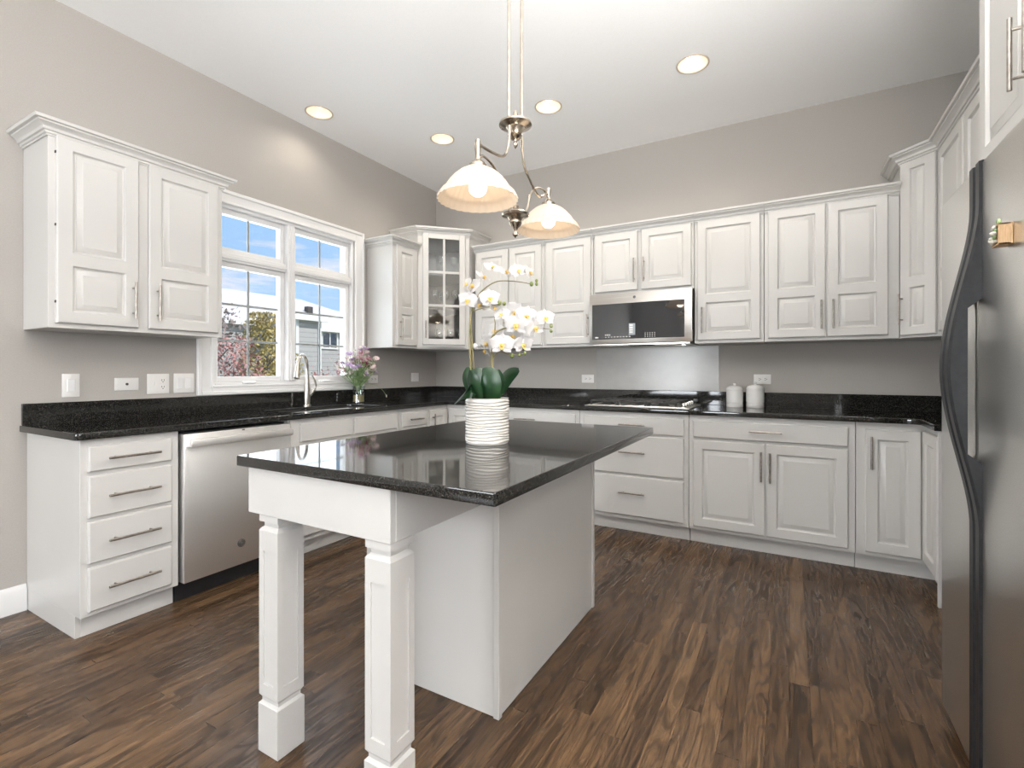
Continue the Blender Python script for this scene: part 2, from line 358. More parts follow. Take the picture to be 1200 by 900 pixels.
ringbox(-2.332, 1.072, -1.106, 2.318, .016, .0, .022, .004, cas)
cas.build('casing', M['trim'], win)
ringbox(-2.315, 1.085, -1.125, 2.305, .022, -.149, .0).build('jamb', M['trim'], win)
mul = MB(); wbox(mul, -1.765, 1.107, -1.705, 2.283, -.10, .008, .004); wbox(mul, -1.745, 1.107, -1.725, 2.283, -.10, .016, .004)
mul.build('mullion', M['trim'], win)
mul = MB()
for a, b_ in ((-2.293, -1.765), (-1.705, -1.147)): wbox(mul, a, 1.925, b_, 1.985, -.10, -.012, .004); wbox(mul, a, 1.94, b_, 1.965, -.09, -.002, .004)
mul.build('transom_bar', M['trim'], win)
grey_mt = noisy(mat('grey_muntin_metal', rough=.5), 20, (.32, .32, .32), (.38, .38, .38))  # plain grey metal for the muntin bars
for (ya, yb) in ((-2.293, -1.765), (-1.705, -1.147)):
    for (za, zb, rows) in ((1.107, 1.925, 3), (1.985, 2.283, 1)):
        w = .036
        sa = ringbox(ya, za, yb, zb, w, -.085, -.035, .003).build('sash', M['trim'], win)
        g = MB(); wbox(g, ya+w-.004, za+w-.004, yb-w+.004, zb-w+.004, -.062, -.058, 0); g.build('pane', M['glass'], sa)
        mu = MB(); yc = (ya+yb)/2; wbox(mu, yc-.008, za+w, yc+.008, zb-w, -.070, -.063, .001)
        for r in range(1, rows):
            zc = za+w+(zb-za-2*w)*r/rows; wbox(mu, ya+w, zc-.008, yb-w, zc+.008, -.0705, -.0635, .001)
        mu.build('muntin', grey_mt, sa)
for yc in (-2.06, -1.42):
    cr_ = MB(); wbox(cr_, yc-.055, 1.090, yc+.055, 1.112, -.028, .004, .008)
    c_ = cr_.build('crank_cover', M['trim'], win)
    a = MB(); a.tube([(.004, yc+1.72-.05, .012), (.012, yc+1.72-.02, .016), (.012, yc+1.72+.035, .014)], .0045, 8); a.build('crank_handle', M['trim'], c_)
# rear window behind the camera
win2 = bpy.data.objects.new('window_2', None); COL.objects.link(win2); win2.location = (2, YR, RZ0); win2['kind'] = 'structure'
mb = MB()
for (a, b_, c, d_) in ((RX0-.09, RZ0-.09, RX1+.09, RZ0), (RX0-.09, RZ1, RX1+.09, RZ1+.09), (RX0-.09, RZ0, RX0, RZ1), (RX1, RZ0, RX1+.09, RZ1)): mb.box(a-2, 0, b_-RZ0, c-2, .02, d_-RZ0, .003)
mb.build('casing', M['trim'], win2)
mb = MB()
for x in (RX0, 1.025, RX1-.05): mb.box(x-2, -.1, 0, x-2+.05, -.04, RZ1-RZ0, .003)
for z in (0, RZ1-RZ0-.05): mb.box(RX0-2, -.1, z, RX1-2, -.04, z+.05, .003)
mb.build('frame', M['trim'], win2)
MB().box(RX0-2, -.072, 0, RX1-2, -.068, RZ1-RZ0, 0).build('pane', M['glass'], win2)

fill_win = bpy.data.objects.new('fill_window', None); COL.objects.link(fill_win); fill_win.location = (XR, -5.6, .95); fill_win['kind'] = 'structure'  # unseen window, added to go with the right-hand fill lamp
mb = MB()
for (a, b_, c, d_) in ((-1.24, -.09, 1.24, 0), (-1.24, 1.6, 1.24, 1.69), (-1.24, 0, -1.15, 1.6), (1.15, 0, 1.24, 1.6)): mb.box(-.02, a, b_, 0, c, d_, .003)
mb.build('casing', M['trim'], fill_win)
mb = MB()
for y in (-1.15, -.025, 1.10): mb.box(.04, y, 0, .10, y+.05, 1.6, .003)
for z in (0, 1.55): mb.box(.04, -1.15, z, .10, 1.15, z+.05, .003)
mb.build('frame', M['trim'], fill_win)
MB().box(.068, -1.15, 0, .072, 1.15, 1.6, 0).build('pane', M['glass'], fill_win)

# ------------------------------------------------------------------ cabinetry
def door_mb(w, h, panels=None, t=.02, fr=.058):
    """raised panel door, local x 0..w, z 0..h, front at y=-t.  panels: list of (z0,z1) openings; None = one; [] = slab"""
    if panels is None: panels = [(fr, h-fr)]
    mb = MB(); c = .005
    rings = [((0, 0, w, h), 0), ((0, 0, w, h), -t+c), ((c*.4, c*.4, w-c*.4, h-c*.4), -t+c*.4), ((c, c, w-c, h-c), -t)]
    vs = []
    for (a, b, cc, d), y in rings: vs += [(a, y, b), (cc, y, b), (cc, y, d), (a, y, d)]
    fs = [(3, 2, 1, 0)]
    for k in range(3):
        for i in range(4): fs.append((k*4+i, k*4+(i+1) % 4, (k+1)*4+(i+1) % 4, (k+1)*4+i))
    if not panels: fs.append((12, 13, 14, 15)); return mb.add(vs, fs)
    mb.add(vs, fs)
    x0, x1 = fr, w-fr; y = -t
    mb.add([(c, y, c), (x0, y, c), (x0, y, h-c), (c, y, h-c), (x1, y, c), (w-c, y, c), (w-c, y, h-c), (x1, y, h-c)], [(0, 1, 2, 3), (4, 5, 6, 7)])
    zs = [c]+[z for p in panels for z in p]+[h-c]
    for i in range(0, len(zs), 2): mb.add([(x0, y, zs[i]), (x1, y, zs[i]), (x1, y, zs[i+1]), (x0, y, zs[i+1])], [(0, 1, 2, 3)])
    prof = [(0, 0), (.0035, .0045), (.006, .0105), (.011, .0125), (.0145, .0125), (.016, .0100), (.036, .0030), (.0385, .0010)]
    for z0, z1 in panels:
        vs = []; fs = []
        for d, e in prof: vs += [(x0+d, y+e, z0+d), (x1-d, y+e, z0+d), (x1-d, y+e, z1-d), (x0+d, y+e, z1-d)]
        for k in range(len(prof)-1):
            for i in range(4): fs.append((k*4+i, k*4+(i+1) % 4, (k+1)*4+(i+1) % 4, (k+1)*4+i))
        k = len(prof)-1; fs.append(tuple(k*4+i for i in range(4))); mb.add(vs, fs)
    return mb
def bar_pull(parent, x, z, length, vertical, y=-.02):
    mb = MB(); s = length/2; off = .032
    if vertical:
        mb.tube([(x, y-off, z-s), (x, y-off, z+s)], .0058, 12)
        for q in (-s*.68, s*.68): mb.tube([(x, y+.001, z+q), (x, y-off, z+q)], .0045, 8)
    else:
        mb.tube([(x-s, y-off, z), (x+s, y-off, z)], .0058, 12)
        for q in (-s*.68, s*.68): mb.tube([(x+q, y+.001, z), (x+q, y-off, z)], .0045, 8)
    return mb.build('handle', M['pull'], parent)
def front(root, kind, x0, x1, z0, z1, panels=None, hx=None, hz=None, hl=.19, hv=True, T=None, knob=True):
    """adds a door or drawer front in root-local face coordinates; T extra transform (Matrix) for odd faces"""
    o = door_mb(x1-x0, z1-z0, panels if kind == 'door' else []).build(kind, M['paint'], root, 28)
    loc = Vector((x0, 0, z0)); o.location = loc
    if T is not None: o.matrix_local = T @ Matrix.Translation(loc)
    if hx is not None: bar_pull(o, hx-x0, hz-z0, hl, hv)
    return o
CROWN = [(0, 0), (.006, 0), (.007, .007), (.013, .009), (.014, .019), (.022, .021), (.025, .033), (.034, .043), (.044, .048), (.045, .055), (.057, .057), (.060, .070), (0, .070)]
def crown(root, path, z, inv):
    pts = [(inv @ Vector((x, y, 0))).to_2d() for x, y in path]
    return MB().sweep(pts, [(o_, z+q) for o_, q in CROWN]).build('crown_moulding', M['paint'], root, 25)
def cab(name, label, origin, rz, w, depth, z0, z1, base=True, cat='cabinet', group=None, toe=True, side_l=False, shell=False):
    root = thing(name, label, cat, (origin[0], origin[1], 0 if base else z0), rz, group)
    zz = 0 if base else -z0
    zb = .10 if base else 0
    if shell:
        mb = MB().box(.0008, 0, zb, .02, depth-.002, z1, .0015).box(w-.02, 0, zb, w-.0008, depth-.002, z1, .0015).box(.02, 0, zb, w-.02, depth-.002, zb+.018, 0).box(.02, depth-.014, zb+.018, w-.02, depth-.002, z1, 0).box(.02, 0, zb+.018, w-.02, .019, z1, 0)
    else: mb = MB().box(0.0008, 0, zb, w-.0008, depth-.002, z1+zz, .0015)
    if side_l: mb.box(.0008, .052, 0, .02, depth-.002, zb+.001, .001)
    mb.build('carcass', M['paint'], root)
    if base and toe: MB().box(0.002 if not side_l else .02, .051, 0, w-.001, .07, .0995, .001).build('toe_kick', M['paint'], root)
    return root
ZT = .881
# ---- left run (viewer left = more negative y)
TH = PI/2
def two(h, fr=.058, low=.30): # two-panel door (tall above, short below)
    return [(fr, fr+h*low-.02), (fr+h*low+.045, h-fr)]
c = cab('base_cabinet', 'white four-drawer base cabinet at the open left end of the worktop', (.61, -3.202), TH, .392, .61, 0, ZT, side_l=True)
for z0, z1 in ((.738, .850), (.535, .717), (.334, .517), (.123, .315)): front(c, 'drawer', .026, .355, z0, z1, None, .19, (z0+z1)/2, .205, False)
# dishwasher
dw = thing('dishwasher', 'stainless steel dishwasher with a bar handle under the left worktop', 'dishwasher', (.61, -2.808, 0), TH)
MB().box(.004, .03, .10, .612, .58, .868, .002).build('body', M['black'], dw)
MB().box(.010, -.028, .105, .612, .03, .862, .006, seg=2).build('door', M['steel_h'], dw)
mb = MB(); mb.box(.022, -.075, .795, .598, -.055, .836, .006, seg=2)
mb.box(.022, -.06, .797, .040, -.027, .834, .003).box(.580, -.06, .797, .598, -.027, .834, .003); mb.build('handle', M['steel_h'], dw)
MB().box(.004, .045, .0, .612, .07, .104, .001).build('toe_kick', M['black'], dw)
MB().box(.31, -.0288, .851, .325, -.0275, .857, .0005).build('status_light', M['slot'], dw)
mb = MB(); rot = Matrix.Translation((.305, -.0283, .225)) @ Matrix.Rotation(PI/2, 4, 'X')
mb.lathe([(0, 0), (.022, 0), (.022, .002), (.020, .003), (.0, .003)], seg=28, mtx=rot); em = mb.build('emblem', M['emblem'], dw, label='round grey maker emblem')
mb = MB()
for sgn in (-1, 1):
    pts = [(sgn*(.003+.009*t*math.cos(4.5*t)), -.0318, .009*t*math.sin(4.5*t)) for t in [i/16 for i in range(17)]]
    mb.tube(pts, .0009, 6, mtx=Matrix.Translation((.305+sgn*.003, 0, .225)))
mb.tube([(.305+.0175*math.cos(a), -.0318, .225+.0175*math.sin(a)) for a in [i*PI/12 for i in range(25)]], .0008, 6)
mb.build('monogram', M['chrome'], em)
# sink base
c = cab('sink_cabinet', 'white sink base cabinet with two blank fronts beneath the faucet', (.61, -2.194), TH, .968, .61, 0, ZT, shell=True)
for a, b_ in ((.078, .478), (.512, .930)): front(c, 'drawer', a, b_, .735, .848).name = 'false_drawer_front'
front(c, 'door', .078, .490, .135, .712, None, .455, .60, .19); front(c, 'door', .512, .930, .135, .712, None, .547, .60, .19)
c = cab('base_cabinet', 'narrow white drawer and door base cabinet right of the sink cabinet', (.61, -1.224), TH, .34, .61, 0, ZT)
front(c, 'drawer', .022, .320, .735, .848, None, .17, .79, .15, False); front(c, 'door', .022, .320, .135, .712, None, .055, .60, .19)
# left corner base
root = thing('corner_base_cabinet', 'white L-shaped corner base cabinet below the glass-front corner cabinet', 'cabinet', (.61, -.61, 0))
def P2(pts, o=(.61, -.61)): return [(x-o[0], y-o[1]) for x, y in pts]
MB().prism(P2([(.002, -.882), (.61, -.882), (.61, -.61), (.968, -.61), (.968, -.002), (.002, -.002)]), .10, ZT).build('carcass', M['paint'], root)
MB().prism(P2([(.3, -.882), (.559, -.882), (.559, -.559), (.968, -.559), (.968, -.3), (.3, -.3)]), 0, .0995).build('toe_kick', M['paint'], root)
front(root, 'door', .018, .262, .135, .848, None, .05, .72, .19, T=Matrix.Translation((0, -.272, 0)) @ Matrix.Rotation(TH, 4, 'Z'))
front(root, 'door', .032, .335, .135, .848)
# back run
c = cab('base_cabinet', 'white base cabinet with a wide top drawer, half hidden behind the orchid pot', (.970, -.61), 0, .918, .61, 0, ZT)
front(c, 'drawer', .03, .89, .735, .848, None, .46, .792, .19, False); front(c, 'door', .03, .452, .135, .712, None, .42, .60); front(c, 'door', .468, .89, .135, .712, None, .50, .60)
c = cab('base_cabinet', 'white three-drawer base cabinet directly under the gas cooktop', (1.890, -.61), 0, .802, .61, 0, ZT)
for z0, z1, hz in ((.731, .846, .794), (.434, .713, .594), (.130, .416, .299)): front(c, 'drawer', .04, .772, z0, z1, None, .415, hz, .19, False)
c = cab('base_cabinet', 'wide white base cabinet with one drawer over two doors below the canisters', (2.694, -.61), 0, .946, .61, 0, ZT)
front(c, 'drawer', .029, .909, .731, .846, None, .47, .792, .19, False)
front(c, 'door', .029, .467, .125, .713, None, .446, .571, .19); front(c, 'door', .475, .909, .125, .713, None, .497, .568, .19)
# right corner base
root = thing('corner_base_cabinet', 'white corner base cabinet turning towards the refrigerator', 'cabinet', (3.965, -.61, 0))
o_ = (3.965, -.61)
MB().prism(P2([(3.642, -.002), (3.642, -.61), (3.965, -.61), (3.965, -.948), (XR-.002, -.948), (XR-.002, -.002)], o_), .10, ZT).build('carcass', M['paint'], root)
MB().prism(P2([(3.642, -.3), (3.642, -.559), (4.016, -.559), (4.016, -.93), (4.3, -.93), (4.3, -.3)], o_), 0, .0995).build('toe_kick', M['paint'], root)
MB().box(3.947-o_[0], -.968-o_[1], 0, XR-.002-o_[0], -.949-o_[1], ZT, .001).build('end_panel', M['paint'], root)
front(root, 'door', 3.686-o_[0], 3.944-o_[0], .125, .842, None, 3.713-o_[0], .707, .19)
front(root, 'door', .022, .325, .125, .848, None, T=Matrix.Rotation(-TH, 4, 'Z'))

# ---- worktop
wt = thing('worktop', 'black speckled granite worktop wrapping the left and back walls', 'countertop', (.3, -.3, 0))
def sh(pts): return [(x-.3, y+.3) for x, y in pts]
outer = [(.002, -3.228), (.618, -3.228)]+[(.618+.026*math.sin(a), -3.202-.026*math.cos(a)) for a in (R(22), R(45), R(68))]+[(.644, -3.202), (.644, -.660), (.6445, -.6445), (.660, -.644), (3.85, -.644), (3.89, -.648), (3.918, -.662), (3.930, -.69), (3.930, -.975), (XR-.002, -.975), (XR-.002, -.002), (.002, -.002)]
SX0, SX1, SY0, SY1 = .165, .545, -2.08, -1.33
slab('worktop_slab', M['granite'], wt, [sh(outer), sh(rounded(SX0, SY0, SX1, SY1, .05))], .882, .914, .004)
mb = MB(); mb.box(.001-.3, -3.222+.3, .9145, .021-.3, -.001+.3, 1.020, .0015).box(.0215-.3, -.021+.3, .9145, XR-.001-.3, -.001+.3, 1.020, .0015).box(XR-.021-.3, -.97+.3, .9145, XR-.001-.3, -.022+.3, 1.02, .0015)
mb.build('backsplash', M['granite'], wt)
# sink
sk = thing('kitchen_sink', 'stainless undermount sink set into the worktop below the window', 'sink', ((SX0+SX1)/2, (SY0+SY1)/2, .70))
mb = MB(); hx, hy = (SX1-SX0)/2, (SY1-SY0)/2
pr = [(.012, .1815), (-.003, .1815), (-.006, .02), (-.03, .0), (-.08, -.004)]
vs = []; fs = []; nn = None
for d, z in pr:
    pl = rounded(-hx-d, -hy-d, hx+d, hy+d, max(.05+d, .02)); nn = len(pl); vs += [(x, y, z) for x, y in pl]
for k in range(len(pr)-1):
    for i in range(nn): fs.append((k*nn+i, k*nn+(i+1) % nn, (k+1)*nn+(i+1) % nn, (k+1)*nn+i))
fs.append(tuple((len(pr)-1)*nn+i for i in range(nn))); mb.add(vs, fs); mb.build('basin', M['steel_h'], sk)
MB().lathe([(0, .001), (.028, .001), (.040, .004), (.042, .0), (0, -.003)], seg=24, c=(0, 0, -.003)).build('drain', M['chrome'], sk)

# faucet
fa = thing('kitchen_faucet', 'brushed nickel gooseneck pull-down faucet with a side lever behind the sink', 'faucet', (.098, -1.668, .9145))
MB().lathe([(0, 0), (.028, 0), (.028, .010), (.021, .014), (.0235, .06), (.022, .12), (.0165, .20), (.0145, .24)], seg=24).build('body', M['nickel'], fa)
dr = Vector((.55, -.83, 0)).normalized(); pts = [(0, 0, .22), (0, 0, .28)]
for i in range(1, 12): a = PI*i/12; pts.append(tuple(dr*(.095*(1-math.cos(a)))+Vector((0, 0, .29+.095*math.sin(a)))))
e = dr*.19; pts.append((e.x, e.y, .29)); MB().tube(pts, .0125, 16).build('spout', M['nickel'], fa)
MB().tube([(e.x, e.y, .305), (e.x*1.01, e.y*1.01, .29), (e.x*1.06, e.y*1.06, .25), (e.x*1.10, e.y*1.10, .218), (e.x*1.11, e.y*1.11, .212)], [.013, .0155, .019, .021, .017], 18).build('spray_head', M['nickel'], fa)
mb = MB(); mb.tube(bez([(0.0, .01, .075), (.0, .04, .10), (.0, .058, .125)]), [.018]*8+[.017]*8+[.016], 14)
mb.tube(bez([(0, .056, .115), (.004, .074, .15), (.004, .066, .195), (.002, .05, .225), (.0, .038, .262)]), [.010]*6+[.007]*12+[.006]*10+[.0045]*5, 10); mb.build('lever', M['chrome'], fa)

# ---- cooktop
ck = thing('gas_cooktop', 'stainless gas cooktop with black cast iron grates under the microwave', 'cooktop', (2.31, -.35, .9145))
mb = MB(); mb.box(-.385, -.255, .0, .385, .255, .008, .004, seg=2); mb.box(-.365, -.235, .006, .365, .235, .012, .002); mb.build('tray', M['steel_x'], ck)
for bx, by, br in ((-.24, -.12, .040), (-.24, .12, .032), (0, 0, .050), (.18, -.12, .032), (.18, .12, .040)):
    bb = MB().lathe([(0, .012), (br+.012, .012), (br+.010, .018), (br, .020), (br, .026), (br*.9, .031), (0, .032)], (bx, by, 0), 24).build('burner', M['iron'], ck)
for gx in (-.24, -.025, .19):
    g = MB(); w_ = .10 if gx != -.025 else .098; zt = .047
    for yy_ in (-.222, .222): g.box(gx-w_, yy_-.006, zt-.012, gx+w_, yy_+.006, zt-.002, .002)
    for xx_ in (gx-w_, gx+w_): g.box(xx_-.006, -.222, zt-.012, xx_+.006, .222, zt-.002, .002)
    for yy_ in (-.12, .0, .12): g.box(gx-w_, yy_-.005, zt-.010, gx+w_, yy_+.005, zt, .002)
    g.box(gx-.005, -.222, zt-.010, gx+.005, .222, zt, .002)
    for sx_ in (-1, 1):
        for sy_ in (-1, 1): g.box(gx+sx_*w_-.007, sy_*.222-.007, .011, gx+sx_*w_+.007, sy_*.222+.007, zt-.006, .002)
    g.build('grate', M['iron'], ck)
for i in range(5):
    MB().lathe([(0, .012), (.019, .012), (.019, .018), (.016, .020), (.014, .036), (.012, .039), (0, .040)], (.335, -.19+i*.085, 0), 20).build('knob', M['chrome'], ck)
# splash panel
tag(MB().box(1.803, -.006, 1.0205, 2.815, -.0005, 1.383, .001).build('splash_panel', M['panelgrey']), 'pale grey splash panel on the back wall between cooktop and microwave', 'wall panel')

# ---- canisters
def canister(x, y, sc, label):
    c = thing('canister', label, 'canister', (x, y, .9145), group=None)
    MB().lathe([(0, 0), (.058, 0), (.060, .003), (.060, .022), (.0575, .024), (.0575, .027), (.060, .029), (.060, .032), (.0575, .034), (.0575, .037), (.060, .039), (.0605, .10), (.0605, .128), (.058, .130), (0, .130)], seg=36).build('jar', M['ceramic_w'], c).scale = (sc,)*3
    MB().lathe([(.0, .1302), (.061, .1302), (.062, .137), (.060, .141), (.0605, .145), (.050, .156), (.030, .164), (.010, .167), (.008, .171), (.012, .177), (.011, .184), (.0, .188)], seg=36).build('lid', M['ceramic_w'], c).scale = (sc,)*3
canister(2.942, -.165, .96, 'white lidded ceramic canister, the left one on the back worktop')
canister(3.078, -.155, 1.0, 'white lidded ceramic canister, the right one nearer the outlet')

# ------------------------------------------------------------------ upper cabinets
ZU = 1.385; ZC = 2.275
def up_inv(o): bpy.context.view_layer.update(); return o.matrix_world.inverted()
def upper(name, label, origin, rz, w, z0=ZU, z1=2.34, depth=.305): return cab(name, label, origin, rz, w, depth, z0, z1, base=False)
hd = 2.285-1.408
dpan = [(.055, .275), (.335, hd-.055)]
c = upper('upper_cabinet', 'white two-door upper cabinet left of the window', (.305, -3.215), TH, .795)
front(c, 'door', .027, .356, 1.408-ZU, 2.285-ZU, dpan, .329, 1.547-ZU, .19); front(c, 'door', .402, .765, 1.408-ZU, 2.285-ZU, dpan, .440, 1.547-ZU, .19)
dl_ = [q for q in c.children if q.name.startswith('door')][0]
for z_ in (.10, .46, .80): MB().box(-.0035, -.012, z_-.006, .0015, .0, z_+.006, .0008).build('hinge', M['slot'], dl_)
crown(c, [(.002, -3.215), (.305, -3.215), (.305, -2.420), (.002, -2.420)], ZC-ZU, up_inv(c))
c = upper('upper_cabinet', 'narrow white single-door upper cabinet between the window and the glass corner cabinet', (.305, -.975), TH, .328)
front(c, 'door', .040, .300, 1.408-ZU, 2.285-ZU, dpan, .075, 1.547-ZU, .19)
crown(c, [(.002, -.975), (.305, -.975), (.305, -.648)], ZC-ZU, up_inv(c))
# glass corner cabinet
root = thing('corner_upper_cabinet', 'tall white corner wall cabinet with a six-pane glass door', 'cabinet', (.305, -.645, ZU))
o_ = (.305, -.645); Z2 = 2.505-ZU
A, B = Vector((.305, -.645)), Vector((.645, -.305))
def loc(p): return (p[0]-o_[0], p[1]-o_[1])
pent = [(.002, -.645), (.305, -.645), (.645, -.305), (.645, -.002), (.002, -.002)]
mb = MB(); pl = [loc(p) for p in pent]
mb.prism(pl, 0, .02); mb.prism(pl, Z2-.085, Z2-.0)
for p, q in (((.002, -.645), (.305, -.645)), ((.645, -.305), (.645, -.002))):
    p = Vector(loc(p)); q = Vector(loc(q)); d = (q-p).normalized(); nrm = Vector((-d.y, d.x))*.018
    mb.prism([tuple(p), tuple(q), tuple(q+nrm), tuple(p+nrm)], .02, Z2-.085)
mb.build('carcass', M['paint'], root)
mb = MB(); mb.prism([loc(p) for p in ((.003, -.626), (.006, -.626), (.006, -.006), (.626, -.006), (.626, -.003), (.003, -.003))], .021, Z2-.086)
for z in (.385, .705): mb.prism([loc(p) for p in ((.008, -.62), (.30, -.62), (.62, -.30), (.62, -.008), (.008, -.008))], z-.009, z+.009)
mb.prism([loc(p) for p in ((.008, -.62), (.30, -.62), (.62, -.30), (.62, -.008), (.008, -.008))], .0205, .024)
mb.build('shelving', M['cabin'], root)
DG = Matrix.Rotation(R(45), 4, 'Z'); wd = (B-A).length   # .481
def db(mb, x0, y0, z0, x1, y1, z1, bev=.0015): return mb.box(x0, y0, z0, x1, y1, z1, bev, mtx=DG)
ff = MB(); db(ff, 0, 0, 0, .045, .018, Z2-.085); db(ff, wd-.045, 0, 0, wd, .018, Z2-.085); db(ff, .045, 0, .0, wd-.045, .018, .045); ff.build('face_frame', M['paint'], root)
dz0, dz1 = 1.425-ZU, 2.465-ZU; dx0, dx1 = .042, wd-.042; fr = .055
dg = MB(); db(dg, dx0, -.02, dz0, dx0+fr, 0, dz1, .003); db(dg, dx1-fr, -.02, dz0, dx1, 0, dz1, .003); db(dg, dx0+fr, -.02, dz0, dx1-fr, 0, dz0+fr, .003); db(dg, dx0+fr, -.02, dz1-fr, dx1-fr, 0, dz1, .003)
gx0, gx1, gz0, gz1 = dx0+fr, dx1-fr, dz0+fr, dz1-fr
db(dg, (gx0+gx1)/2-.010, -.017, gz0, (gx0+gx1)/2+.010, -.004, gz1, .002)
for f_ in (1/3, 2/3): z = gz0+(gz1-gz0)*f_; db(dg, gx0, -.0168, z-.011, gx1, -.0042, z+.011, .002)
dgo = dg.build('door', M['paint'], root)
pn = MB(); db(pn, gx0-.004, -.0095, gz0-.004, gx1+.004, -.0075, gz1+.004, 0); pn.build('pane', M['cabglass'], dgo)
hb = MB(); hb.tube([DG @ Vector((dx0+.028, -.052, dz0+.06)), DG @ Vector((dx0+.028, -.052, dz0+.22))], .0058, 10)
for z in (.08, .20): hb.tube([DG @ Vector((dx0+.028, -.019, dz0+z)), DG @ Vector((dx0+.028, -.052, dz0+z))], .0045, 8)
hb.build('handle', M['pull'], dgo)
crown(root, [(.002, -.645), (.305, -.645), (.645, -.305), (.645, -.002)], 2.44-ZU, up_inv(root))
# stemware inside the corner cabinet
gl = thing('wine_glass', 'clear stemmed glass on a shelf inside the glass corner cabinet', 'wine glass', (.40, -.44, 1.4095), group='stemware in the corner cabinet')
MB().lathe([(0, 0), (.032, 0), (.030, .003), (.005, .006), (.0035, .012), (.0035, .075), (.012, .083), (.030, .10), (.036, .125), (.033, .155), (.030, .170), (.029, .170), (.032, .155), (.035, .125), (.028, .101), (0, .086)], seg=20).build('goblet', M['stemware'], gl)
for i, (x, y, z) in enumerate(((.47, -.36, 1.4095), (.31, -.36, 1.4095), (.40, -.28, 1.4095), (.50, -.27, 1.4095), (.36, -.46, 1.7795), (.42, -.38, 1.7795), (.50, -.34, 1.7795), (.34, -.34, 1.7795), (.40, -.42, 2.0995), (.48, -.33, 2.0995))):
    g2 = gl.copy(); COL.objects.link(g2); g2.location = (x, y, z)
    for ch in gl.children: c2 = ch.copy(); COL.objects.link(c2); c2.parent = g2
for o in [q for q in bpy.data.objects if q.get('category') == 'wine glass']:
    z = o.location.z; w_ = 'bottom' if z < 1.6 else 'middle' if z < 2 else 'top'
    o['label'] = 'clear stemmed glass on the %s shelf of the glass corner cabinet' % w_; o['group'] = 'stemware on the %s shelf' % w_

# back uppers
DY = -.305
def back(name, label, x0, x1, doors, z0=ZU, zd0=1.408, zd1=2.285):
    c = upper(name, label, (x0, DY), 0, x1-x0, z0)
    for a, b_, hx in doors:
        h = zd1-zd0; pan = dpan if h > .6 else [(.055, h-.055)]
        front(c, 'door', a-x0, b_-x0, zd0-z0, zd1-z0, pan, hx-x0, (zd0-z0)+(.145 if h > .6 else .15), .19)
    crown(c, [(x0, DY), (x1, DY)], ZC-z0, up_inv(c)); return c
back('upper_cabinet', 'white two-door upper cabinet behind the orchid blossoms', .712, 1.437, [(.736, 1.078, 1.050), (1.092, 1.414, 1.120)])
back('upper_cabinet', 'white single-door upper cabinet left of the microwave', 1.439, 1.886, [(1.464, 1.869, 1.848)])
back('upper_cabinet', 'short white two-door cabinet above the microwave', 1.888, 2.679, [(1.906, 2.256, 2.235), (2.287, 2.660, 2.310)], 1.797, 1.820, 2.285)
back('upper_cabinet', 'white single-door upper cabinet right of the microwave', 2.681, 3.142, [(2.702, 3.120, 2.738)])
back('upper_cabinet', 'white two-door upper cabinet above the counter end near the refrigerator', 3.144, 3.895, [(3.168, 3.505, 3.480), (3.516, 3.837, 3.545)])
# right corner upper
c = thing('corner_upper_cabinet', 'tall white angled corner cabinet beside the refrigerator', 'cabinet', (3.897, -.305, ZU))
o_ = (3.897, -.305); Z2 = 2.51-ZU; XF = 4.06
MB().prism([(x-o_[0], y-o_[1]) for x, y in ((3.898, -.003), (3.898, -.305), (XF, -.467), (XR-.003, -.467), (XR-.003, -.003))], 0, Z2).build('carcass', M['paint'], c)
hh = 2.46-1.40
front(c, 'door', .012, .215, 1.40-ZU, 2.46-ZU, [(.05, .29), (.35, hh-.05)], .030, 1.56-ZU, .19, T=Matrix.Rotation(-PI/4, 4, 'Z'))
crown(c, [(3.898, -.002), (3.898, -.305), (XF, -.4675)], 2.455-ZU, up_inv(c))
# tall right uppers
c = cab('upper_cabinet', 'tall white three-door upper cabinet on the right wall behind the refrigerator', (XF, -.469), -TH, 1.476, XR-XF-.002, ZU, 2.51, base=False)
hh = 2.44-1.41
for k in range(3): front(c, 'door', .035+k*.478, .035+k*.478+.45, 1.41-ZU, 2.44-ZU, [(.055, .29), (.35, hh-.055)], .035+k*.478+.42, 1.56-ZU, .19)
crown(c, [(XF, -.469), (XF, -1.945)], 2.455-ZU, up_inv(c))
# over fridge
XD = 3.86
c = cab('upper_cabinet', 'deep white two-door cabinet above the refrigerator', (XD, -1.950), -TH, .935, XR-XD-.002, 1.80, 2.51, base=False)
front(c, 'door', .045, .450, .03, .665, None, .412, .215, .19); front(c, 'door', .470, .895, .03, .665, None, .508, .215, .19)
crown(c, [(XR, -1.950), (XD, -1.950), (XD, -2.885), (XR, -2.885)][1:3], 2.455-1.80, up_inv(c))

# ------------------------------------------------------------------ microwave
mw = thing('microwave', 'stainless over-the-range microwave with a dark mirror glass door', 'microwave', (1.890, -.40, ZU))
w = .788; hM = .408
MB().box(.004, .035, .012, w-.004, .395, hM-.002, .003).build('body', M['black'], mw)
MB().box(0, 0, .012, w, .034, hM-.001, .004, seg=2).build('door', M['steel_x'], mw)
gp = MB().box(.022, -.0025, .047, w-.052, .004, .325, .002).build('glass_panel', M['flatglass'], mw)
MB().box(w-.002, .012, .10, w+.004, .030, .33, .002).build('handle', M['handleblk'], mw)
mb = MB().box(.02, .03, 0, w-.02, .38, .0115, .001)
for a, b_ in ((.10, .28), (.50, .68)): mb.box(a, .06, -.004, b_, .22, .001, .002)
mb.build('vent_underside', M['steel_x'], mw)
MB().box(.30, .05, -.003, .48, .2, -.0002, .002).build('filter', M['iron'], mw)
MB().box(.62, .20, -.003, .70, .25, -.0002, .001).build('cooktop_lamp', M['bulb_cool'], mw)
